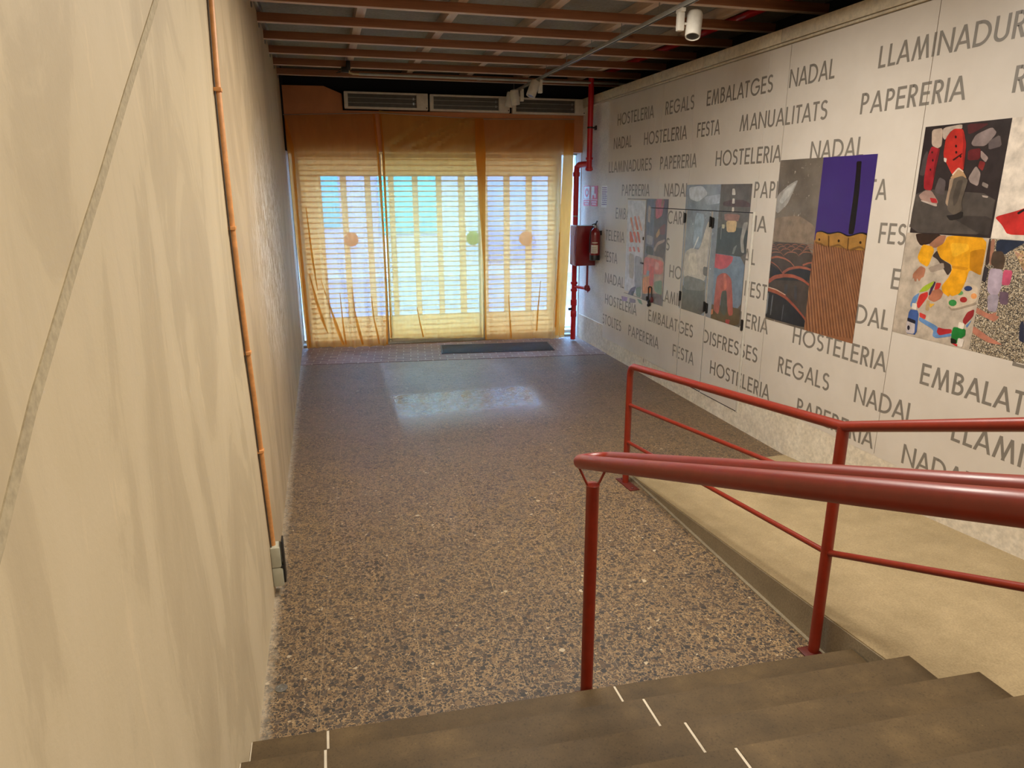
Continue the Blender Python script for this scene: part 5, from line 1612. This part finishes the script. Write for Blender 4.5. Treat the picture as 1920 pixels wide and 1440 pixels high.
ART_HALL=[
((62,66,68),[(6.454,1.973),(5.858,1.972),(5.893,1.702),(6.505,1.696)]),
((86,66,66),[(6.372,2.211),(6.225,2.235),(6.011,2.236),(5.895,2.204),(5.889,2.171),(6.366,2.171)]),
((215,208,195),[(6.219,2.341),(6.177,2.341),(6.155,2.281),(6.219,2.28)]),
((205,198,186),[(6.205,2.248),(6.167,2.248),(6.159,2.199),(6.207,2.199)]),
((205,195,180),[(6.2,2.164),(6.163,2.165),(6.161,2.116),(6.198,2.115)]),
((150,110,98),[(6.327,2.101),(6.042,2.1),(6.067,2.03),(6.307,2.031)]),
((200,172,128),[(6.279,2.032),(6.086,2.039),(6.097,1.93),(6.253,1.921)]),
((190,180,150),[(6.355,1.993),(6.302,1.995),(6.299,1.955),(6.343,1.952)]),
((130,130,128),[(6.438,1.932),(6.425,1.933),(6.427,1.786),(6.443,1.785)]),
((130,130,128),[(6.365,1.967),(6.351,1.967),(6.347,1.844),(6.36,1.843)]),
((150,145,138),[(5.978,2.024),(5.894,2.037),(5.954,1.869),(5.917,1.744),(5.969,1.74),(6.006,1.866)]),
((120,120,118),[(6.11,1.779),(6.052,1.813),(6.092,1.719),(6.129,1.716)]),
((110,126,146),[(6.505,1.696),(5.893,1.702),(5.9,1.172),(6.531,1.146)]),
((186,76,88),[(6.515,1.693),(6.098,1.697),(6.116,1.636),(6.201,1.571),(6.313,1.544),(6.485,1.556)]),
((92,76,52),[(6.503,1.173),(6.398,1.167),(6.201,1.186),(5.896,1.203),(5.904,1.021),(6.544,1.009)]),
((168,86,76),[(6.37,1.463),(6.288,1.509),(6.202,1.519),(6.101,1.473),(6.059,1.313),(6.02,1.12),(6.101,1.096),(6.185,1.337),(6.261,1.327),(6.284,1.076),(6.391,1.113),(6.385,1.289)]),
((75,78,72),[(6.261,1.327),(6.168,1.35),(6.128,1.145),(6.176,1.083),(6.261,1.123)]),
((200,110,90),[(6.247,1.498),(6.202,1.514),(6.169,1.361),(6.224,1.343)]),
((170,60,60),[(6.147,1.056),(6.065,1.065),(6.08,1.017),(6.142,1.019)]),
((190,120,80),[(6.472,1.1),(6.392,1.124),(6.395,1.068),(6.474,1.044)]),
]
ART_CROWD=[
((100,106,122),[(8.095,2.227),(7.884,2.229),(7.839,1.548),(8.069,1.555)]),
((92,78,84),[(7.884,2.229),(7.515,2.233),(7.541,1.55),(7.839,1.548)]),
((186,96,110),[(7.869,2.224),(7.629,2.227),(7.669,2.032),(7.831,1.985)]),
((150,130,100),[(7.692,2.226),(7.647,2.226),(7.68,2.124),(7.71,2.144)]),
((185,150,100),[(7.81,1.807),(7.715,1.896),(7.694,1.824),(7.781,1.766)]),
((120,70,70),[(7.726,1.895),(7.573,1.954),(7.568,1.821),(7.693,1.813)]),
((172,152,142),[(7.849,1.633),(7.753,1.725),(7.562,1.769),(7.569,1.738),(7.748,1.683),(7.809,1.593)]),
((170,150,140),[(8.057,2.158),(7.967,2.118),(7.983,1.936),(8.059,1.955)]),
((150,150,160),[(8.066,1.792),(7.879,1.781),(7.886,1.673),(8.066,1.682)]),
((60,64,74),[(8.063,1.661),(7.864,1.654),(7.847,1.552),(8.062,1.559)]),
((176,148,126),[(8.072,1.555),(7.541,1.548),(7.555,1.094),(7.656,1.112),(8.123,1.036),(8.134,1.138)]),
((206,114,104),[(8.098,1.514),(7.922,1.519),(7.564,1.509),(7.572,1.349),(7.899,1.323),(8.123,1.276)]),
((215,150,140),[(7.772,1.489),(7.676,1.477),(7.689,1.39),(7.785,1.39)]),
((150,160,170),[(8.004,1.356),(7.928,1.353),(7.946,1.296),(8.022,1.298)]),
((216,142,92),[(8.121,1.253),(7.824,1.31),(7.829,1.1),(8.097,1.042)]),
((200,80,70),[(7.935,1.419),(7.812,1.42),(7.797,1.181),(7.92,1.177)]),
((108,130,102),[(7.786,1.238),(7.578,1.284),(7.56,1.099),(7.679,1.107),(7.766,1.13)]),
]
ART_PARASOL=[
((200,120,92),[(8.577,1.98),(8.523,1.993),(8.422,1.817),(8.476,1.814)]),
((200,120,92),[(8.455,1.995),(8.403,2.014),(8.291,1.84),(8.356,1.831)]),
((205,150,130),[(8.348,2.004),(8.305,2.022),(8.185,1.829),(8.238,1.837)]),
((206,92,60),[(8.572,1.803),(8.517,1.806),(8.421,1.68),(8.544,1.661)]),
((206,92,60),[(8.476,1.808),(8.394,1.812),(8.313,1.677),(8.379,1.672)]),
((206,92,60),[(8.354,1.815),(8.288,1.813),(8.221,1.683),(8.273,1.679)]),
((205,130,125),[(8.566,1.601),(8.511,1.611),(8.476,1.55),(8.56,1.544)]),
((205,130,125),[(8.455,1.615),(8.401,1.619),(8.354,1.56),(8.421,1.555)]),
((205,130,125),[(8.32,1.62),(8.267,1.623),(8.22,1.56),(8.287,1.56)]),
((150,150,158),[(8.376,1.513),(8.148,1.499),(8.126,1.116),(8.173,1.006),(8.347,1.111)]),
((170,160,150),[(8.559,1.532),(8.389,1.511),(8.384,1.2),(8.525,1.207)]),
((100,90,112),[(8.583,0.936),(8.454,1.073),(8.293,1.118),(8.338,1.03),(8.466,0.917)]),
((112,135,118),[(8.304,1.093),(8.147,1.136),(8.139,0.988),(8.279,0.991)]),
((60,56,66),[(8.422,1.03),(8.341,1.053),(8.362,0.991),(8.429,0.97)]),
]
ART_PETALS=[
((150,125,170),[(8.76,0.923),(8.554,0.934),(8.577,0.876),(8.724,0.86)]),
((130,120,140),[(8.497,0.936),(8.301,0.941),(8.296,0.895),(8.49,0.871)]),
((112,140,118),[(8.262,0.958),(8.141,0.959),(8.082,0.904),(8.189,0.911)]),
]


INKS = {}


def ink(c):
    if c not in INKS:
        INKS[c] = flat('print_ink', c, 0.30, var=0.26, scale=13)
        MATS.pop('print_ink', None)
    return INKS[c]


GLIT = mat_speckle('glitter_print', [(176, 160, 136), (120, 108, 94), (74, 68, 62), (206, 194, 172), (96, 88, 78), (150, 134, 108), (62, 57, 53)], 190)
STRAW = mat_speckle('gold_straw_print', [(190, 160, 116), (150, 122, 86), (206, 184, 150), (120, 98, 72), (170, 130, 110)], 90)
MIST = mat_fogspeck('mist_print', (84, 76, 68), (128, 118, 106), (176, 168, 156), 2.6)
SPLASH = mat_fogspeck('splash_print', (112, 118, 128), (150, 158, 170), (198, 204, 210), 5)
DUSK = flat('dusk_sky_print', (58, 40, 108), 0.3, var=0.10, scale=2)
RUST = flat('rust_roof_print', (136, 90, 62), 0.32, var=0.12, scale=3)


def rct(y0, y1, z0, z1):
    return [(y1, z0), (y0, z0), (y0, z1), (y1, z1)]


def soft(pts, n=2):
    """rounds the outline of a printed shape (corner cutting)"""
    if len(pts) < 5:
        n = 1
    for _ in range(n):
        out = []
        for i in range(len(pts)):
            a, b_ = pts[i], pts[(i + 1) % len(pts)]
            out.append((a[0] * .86 + b_[0] * .14, a[1] * .86 + b_[1] * .14))
            out.append((a[0] * .14 + b_[0] * .86, a[1] * .14 + b_[1] * .86))
        pts = out
    return pts


PICS = [
    ('legs', [((46, 38, 39), rct(3.362, 3.978, 2.042, 2.727))] + ART_LEGS, (3.362, 3.985, 2.042, 2.727)),
    ('child', [((178, 164, 148), rct(3.37, 4.005, 1.343, 2.042))] + ART_CHILD, (3.37, 4.005, 1.343, 2.042)),
    ('glitter', [(GLIT, rct(2.68, 3.37, 1.343, 2.040)), (STRAW, [(3.20, 1.98), (2.68, 2.02), (2.68, 1.55), (2.98, 1.72), (3.10, 1.85)])] + ART_GLITTER, (2.68, 3.37, 1.343, 2.040)),
    ('umbrella', [((214, 202, 188), rct(2.68, 3.362, 2.042, 2.727))] + ART_UMBRELLA, (2.68, 3.362, 2.042, 2.727)),
    ('arches', [(MIST, rct(4.946, 5.50, 1.175, 2.577))] + ART_ARCHES, (4.946, 5.505, 1.175, 2.577)),
    ('chimney', [(DUSK, rct(4.37, 4.946, 1.80, 2.577)), (RUST, rct(4.37, 4.946, 1.175, 1.93))] + ART_CHIMNEY, (4.37, 4.946, 1.175, 2.577)),
    ('bride', [(SPLASH, rct(6.43, 7.13, 1.018, 2.384))] + ART_BRIDE, (6.43, 7.13, 1.018, 2.384)),
    ('hall', [((98, 92, 88), rct(5.89, 6.43, 1.018, 2.384))] + ART_HALL, (5.89, 6.43, 1.018, 2.384)),
    ('crowd', [((112, 104, 108), rct(7.53, 8.112, 0.97, 2.227))] + ART_CROWD, (7.53, 8.112, 0.97, 2.227)),
    ('parasol', [((205, 205, 210), rct(8.118, 8.66, 1.02, 2.20))] + ART_PARASOL, (8.118, 8.66, 0.985, 2.20)),
    ('petals', ART_PETALS, (8.05, 8.80, 0.86, 0.975)),
]


STRAIGHT = ()
PIC_LABEL = {'legs': 'picture of legs in red stockings and a raised shoe sole', 'child': 'picture of a child in yellow painting on the floor',
             'glitter': 'picture of a child among glittering shreds', 'umbrella': 'picture of a red umbrella edge on white',
             'arches': 'picture of rows of roof arches under mist', 'chimney': 'picture of a chimney against a violet sky',
             'bride': 'picture of a white dress by a window', 'hall': 'picture of a lit hall above a red umbrella figure',
             'crowd': 'picture of a crowd above red flowers', 'parasol': 'picture of a red striped parasol', 'petals': 'picture of violet petals'}


def add_polys(bm, polys, x, m):
    for k, p in enumerate(polys):
        if len(p) >= 3:
            xo = x - 2e-5 * (k % 5)
            f = poly(bm, [(xo, q[0], q[1]) for q in p], m)
            if f is not None and f.calc_area() > 0:
                f.normal_update()
                if f.normal.x > 0:
                    f.normal_flip()


def dress(parent, y0, y1, z0, z1, x):
    """prints the words and pictures that fall on one board or door leaf"""
    for (wd, ps) in WP:
        cl = [c for c in (clip(p, y0, y1, z0, z1) for p in ps) if c]
        if cl:
            bm = BM()
            add_polys(bm, cl, x - 0.0008, 0)
            obj('printed_word', bm, INK, parent, smooth=False)
    for (nm, shapes, box) in PICS:
        a0, a1, b0, b1 = max(y0, box[0]), min(y1, box[1]), max(z0, box[2]), min(z1, box[3])
        if a1 - a0 < 0.004 or b1 - b0 < 0.004:
            continue
        bm = BM()
        ms = []
        for i, (c, p) in enumerate(shapes):
            cl = clip(list(p) if i == 0 or not isinstance(c, tuple) or nm in STRAIGHT else soft(list(p)), a0, a1, b0, b1)
            if not cl:
                continue
            m = ink(c) if isinstance(c, tuple) else c
            if m not in ms:
                ms.append(m)
            add_polys(bm, [cl], x - 0.0016 - 0.00006 * i, ms.index(m))
        if ms:
            obj('photo_print', bm, ms, parent, smooth=False)['label'] = PIC_LABEL[nm]
        else:
            bm.free()


XP = 3.912


def board(label, rects, gap=0.0025):
    """one printed board: rects is a list of (y0,y1,z0,z1)"""
    r0 = rects[0]
    t = thing('wall_panel', label, 'wall panel', (XP, (r0[0] + r0[1]) / 2, r0[2]), 'printed wall panels')
    bm = BM()
    for (y0, y1, z0, z1) in rects:
        bx(bm, XP, XP + 0.017, y0 + gap, y1 - gap, z0, z1)
    obj('board', bm, BOARD, t, smooth=False)
    for (y0, y1, z0, z1) in rects:
        dress(t, y0 + gap, y1 - gap, z0, z1, XP)
    return t


board('printed wall panel by the fire extinguisher, around the meter hatch', [(8.685, 9.395, 0.222, 3.505), (8.118, 8.685, 2.222, 3.505), (8.118, 8.685, 0.222, 0.978), (7.99, 8.118, 0.222, 3.505), (7.805, 7.99, 2.125, 3.505)], 0.0008)
board('printed wall panel above the cupboard doors reading REGALS', [(7.095, 7.805, 2.125, 3.505)])
board('printed wall panel beside the cupboard doors reading EMBALATGES at the top', [(5.80, 7.095, 2.125, 3.505), (5.505, 5.80, 0.33, 3.505)], 0.0008)
board('printed wall panel with the pictures of roof arches and a chimney', [(4.005, 5.50, 0.385, 3.505)])
board('printed wall panel with the pictures of red legs and a painting child', [(2.50, 4.005, 0.386, 3.505)])
board('printed wall panel nearest the viewer, at the right picture edge', [(0.95, 2.50, 0.386, 3.505)])


def leaf(name, label, cat, y0, y1, z0, z1, hinges, grp, proud=0.004):
    t = thing(name, label, cat, (XP, (y0 + y1) / 2, z0), grp)
    bm = BM(); bx(bm, XP - proud, XP + 0.014, y0, y1, z0, z1, bev=0.0015, seg=1); lf = obj('door_leaf', bm, BOARD, t, smooth=False)
    dress(t, y0 + 0.002, y1 - 0.002, z0, z1, XP - proud)
    for (hy, hz) in hinges:
        bm = BM(); tube(bm, [(XP - proud - 0.006, hy, hz - 0.055), (XP - proud - 0.006, hy, hz + 0.055)], 0.010, 8)
        bx(bm, XP - proud - 0.004, XP - proud, hy - 0.022, hy + 0.022, hz - 0.05, hz + 0.05)
        obj('hinge', bm, BLACK, lf)['label'] = 'black hinge'
    return t


# dark backing and near-flush strips paint the shade in the gaps round the leaves
bm = BM(); bx(bm, XP + 0.016, 3.9295, 5.80, 7.99, 0.16, 2.125); bx(bm, XP + 0.016, 3.9295, 8.118, 8.685, 0.978, 2.222)
for (a, b_, z0, z1) in ((7.078, 7.085, 0.16, 2.125), (7.096, 7.103, 0.16, 2.125), (6.538, 6.545, 0.16, 2.125), (6.555, 6.562, 0.16, 2.125), (7.982, 7.990, 0.16, 1.0),
                       (5.834, 5.842, 0.16, 2.125), (5.834, 7.85, 2.116, 2.125), (5.842, 6.538, 0.160, 0.170), (6.562, 7.078, 0.163, 0.175),
                       (8.118, 8.124, 0.98, 2.22), (8.680, 8.685, 0.98, 2.22), (8.12, 8.68, 2.216, 2.222), (8.12, 8.68, 0.978, 0.984)):
    bx(bm, XP + 0.0005, XP + 0.0158, a, b_, z0, z1)
for (a, b_) in ((7.085, 7.096), (6.545, 6.555)):
    bx(bm, XP + 0.0005, XP + 0.0158, a, b_, 0.16, 2.116, m=1)
struct('trim_4', bm, [DARKVOID, WHITEP])
dA = leaf('cupboard_door', 'left cupboard door leaf with the flower picture and a hanging lock', 'cupboard door', 7.103, 7.982, 0.215, 2.116, [(7.118, 2.03), (7.118, 1.16)], 'cupboard door leaves')
leaf('cupboard_door', 'narrow middle cupboard door leaf with the white dress picture', 'cupboard door', 6.562, 7.078, 0.175, 2.116, [(6.575, 2.01), (6.575, 1.12)], 'cupboard door leaves')
leaf('cupboard_door', 'right cupboard door leaf with the red umbrella picture', 'cupboard door', 5.842, 6.538, 0.170, 2.116, [(6.522, 2.0), (6.522, 1.11), (5.852, 1.05)], 'cupboard door leaves')
# white jamb at the right of the doors
bm = BM(); bx(bm, XP - 0.006, XP + 0.016, 5.806, 5.834, 0.16, 2.13, bev=0.002); struct('trim_5', bm, WHITEP)
ht = leaf('meter_hatch', 'small hatch door with the striped parasol picture', 'hatch', 8.124, 8.680, 0.984, 2.216, [], None)
bm = BM(); bx(bm, XP - 0.016, XP - 0.004, 8.135, 8.150, 1.72, 1.76, bev=0.003); bx(bm, XP - 0.014, XP - 0.004, 8.11, 8.20, 1.42, 1.44, bev=0.003)
obj('hatch_latch', bm, BLACK, ht)
lk = thing('hanging_lock', 'dark padlock and loop hanging on the left cupboard door', 'padlock', (3.89, 7.87, 1.03))
bm = BM(); tube(bm, [(3.900, 7.915, 1.02), (3.897, 7.915, 1.15), (3.897, 7.885, 1.165), (3.897, 7.845, 1.165), (3.897, 7.825, 1.15), (3.900, 7.825, 1.02)], 0.007, 8); obj('shackle', bm, BLACK, lk)
bm = BM()
for (y, z, r) in ((7.935, 1.01, 0.032), (7.89, 0.975, 0.026), (7.86, 0.945, 0.022), (7.90, 0.93, 0.02)):
    lathe(bm, [(r * 0.6, -0.012), (r, -0.006), (r, 0.006), (r * 0.6, 0.010)], (3.897, y, z), axis='x', n=12)
obj('lock_body', bm, BLACK, lk)
bm = BM(); lathe(bm, [(0.02, -0.014), (0.036, -0.006), (0.036, 0.006), (0.02, 0.010)], (3.897, 7.815, 1.01), axis='x', n=14); obj('lock_knob', bm, flat('maroon_knob', (96, 30, 34), 0.4), lk)

# ------------------------------------------------------------------ fire signs on the right wall
SRED = flat('sign_red', (206, 26, 40), 0.4)
SWHITE = flat('sign_white', (232, 228, 224), 0.4)
SINK = flat('sign_violet_ink', (120, 84, 140), 0.5)


def sign(label, y0, y1, z0, z1, kind):
    t = thing('safety_sign', label, 'sign', (3.927, (y0 + y1) / 2, z0))
    X = 3.9285
    bm = BM(); bx(bm, X - 0.002, X + 0.0015, y0, y1, z0, z1); obj('sign_plate', bm, SWHITE if kind == 2 else SRED, t, smooth=False)
    X -= 0.0026
    wd, hh = y1 - y0, z1 - z0

    def P(pts):
        return [(y1 - p[0] * wd, z0 + p[1] * hh) for p in pts]
    bm = BM()
    if kind in (0, 1):
        add_polys(bm, [P(g_rect(0.08, 0.36, 0.92, 0.96))] if kind == 0 else [P(g_rect(.06, .55, .50, .96)), P(g_rect(.06, .36, .2, .55)), P([(.55, .40), (.70, .40), (.70, .62), (.55, .62)])], X, 0)
        add_polys(bm, [P(g_rect(0.0, 0.30, 1.0, 0.33))], X, 0)
        for k, wds in enumerate(((.12, .88), (.2, .8))):
            z = 0.18 - 0.11 * k
            n = 7 - k
            for i in range(n):
                a = wds[0] + (wds[1] - wds[0]) * i / n
                b_ = a + (wds[1] - wds[0]) / n * 0.68
                add_polys(bm, [P(g_rect(a, z, b_, z + 0.06))], X, 0)
        obj('sign_symbol', bm, SWHITE, t, smooth=False)
        if kind == 0:
            bm = BM()
            add_polys(bm, [[(y1 - (0.5 + (q[0] - .5) * .62) * wd, z0 + (0.66 + (q[1] - .5) * .46) * hh) for q in p] for p in g_strip(g_arc(.5, .5, .36, .36, 0, 360, 24), 0.24)], X - 0.001, 0)
            obj('sign_ring', bm, SRED, t, smooth=False)
    else:
        for r in range(9):
            z = 0.88 - 0.095 * r
            a = 0.12
            random.seed(r + 3)
            while a < 0.85:
                b_ = a + random.uniform(0.06, 0.16)
                add_polys(bm, [P(g_rect(a, z, min(b_, 0.9), z + 0.05))], X, 0)
                a = b_ + 0.04
        obj('sign_text', bm, SINK, t, smooth=False)


sign('red alarm sign with a ring symbol, nearest the corner pipe', 10.09, 10.355, 2.10, 2.395, 0)
sign('red fire hose sign with a white symbol beside the ring sign', 9.79, 10.045, 2.10, 2.392, 1)
sign('white notice with violet text next to the printed wall', 9.405, 9.64, 2.09, 2.392, 2)

# ------------------------------------------------------------------ the street beyond the shutter
ROAD = mat_concrete('street_asphalt', (92, 94, 102), (112, 112, 118), 2, 0.9, 60, 0.2)
WALK = mat_concrete('street_slabs', (124, 120, 122), (144, 140, 140), 2, 0.9, 40, 0.2)
bm = BM(); bx(bm, -25, 30, 11.3, 45, -0.30, -0.02); struct('ground', bm, ROAD)
bm = BM(); bx(bm, -25, 30, 11.31, 13.4, -0.03, 0.02); bx(bm, -25, 30, 18.5, 21.0, -0.03, 0.10); struct('ground_pavement', bm, WALK)
hs = thing('street_building', 'pale building across the street with a turquoise shop front', 'building', (0, 21.5, 0))
FAC = mat_concrete('street_facade', (138, 128, 134), (156, 148, 152), 1, 0.9, 30, 0.1)
TURQ = flat('turquoise_shopfront', (30, 140, 140), 0.6, var=0.08)
WIN = flat('street_window', (90, 110, 130), 0.2)
bm = BM(); bx(bm, -14, 16, 21.0, 22.0, 0.0, 4.6); obj('facade_wall', bm, FAC, hs, smooth=False)
for (a, b_, z0, z1) in ((-3.6, -1.2, 0.9, 3.3), (-0.2, 0.5, 1.3, 3.3), (1.6, 3.4, 1.1, 3.2)):
    bm = BM(); bx(bm, a, b_, 20.93, 21.0, z0, z1, bev=0.02); obj('shopfront_panel', bm, TURQ, hs)
for (a, b_, z0, z1) in ((4.6, 6.4, 0.2, 2.6), (8, 9.6, 1.0, 2.6)):
    bm = BM(); bx(bm, a, b_, 20.95, 21.0, z0, z1, bev=0.02); obj('shop_window', bm, WIN, hs)

# frames for the unseen panels, the forward two added for fill light (the lamps themselves are set at the top)
for i, (x, y, z, p) in enumerate(LAMPS):
    t = thing('unseen_light_panel', ['added fill panel above the near terrazzo floor', 'added fill panel over the foot of the stairs', 'warm light panel over the top of the stairs', 'warm light panel at the back of the landing'][i], 'ceiling light', (x, y, z), 'landing light panels')
    bm = BM()
    for a, b_, c_, d_ in ((-0.6, 0.6, -0.32, -0.28), (-0.6, 0.6, 0.28, 0.32), (-0.6, -0.56, -0.28, 0.28), (0.56, 0.6, -0.28, 0.28)):
        bx(bm, x + a, x + b_, y + c_, y + d_, z - 0.02, z + 0.03, bev=0.003)
    bx(bm, x - 0.58, x + 0.58, y - 0.30, y + 0.30, z, z + 0.03)
    obj('panel_frame', bm, WHITEP, t)
    for sx in (-0.5, 0.5):
        bm = BM(); tube(bm, [(x + sx, y, z + 0.02), (x + sx, y, 3.99)], 0.004, 6); obj('suspension_rod', bm, METAL, t)
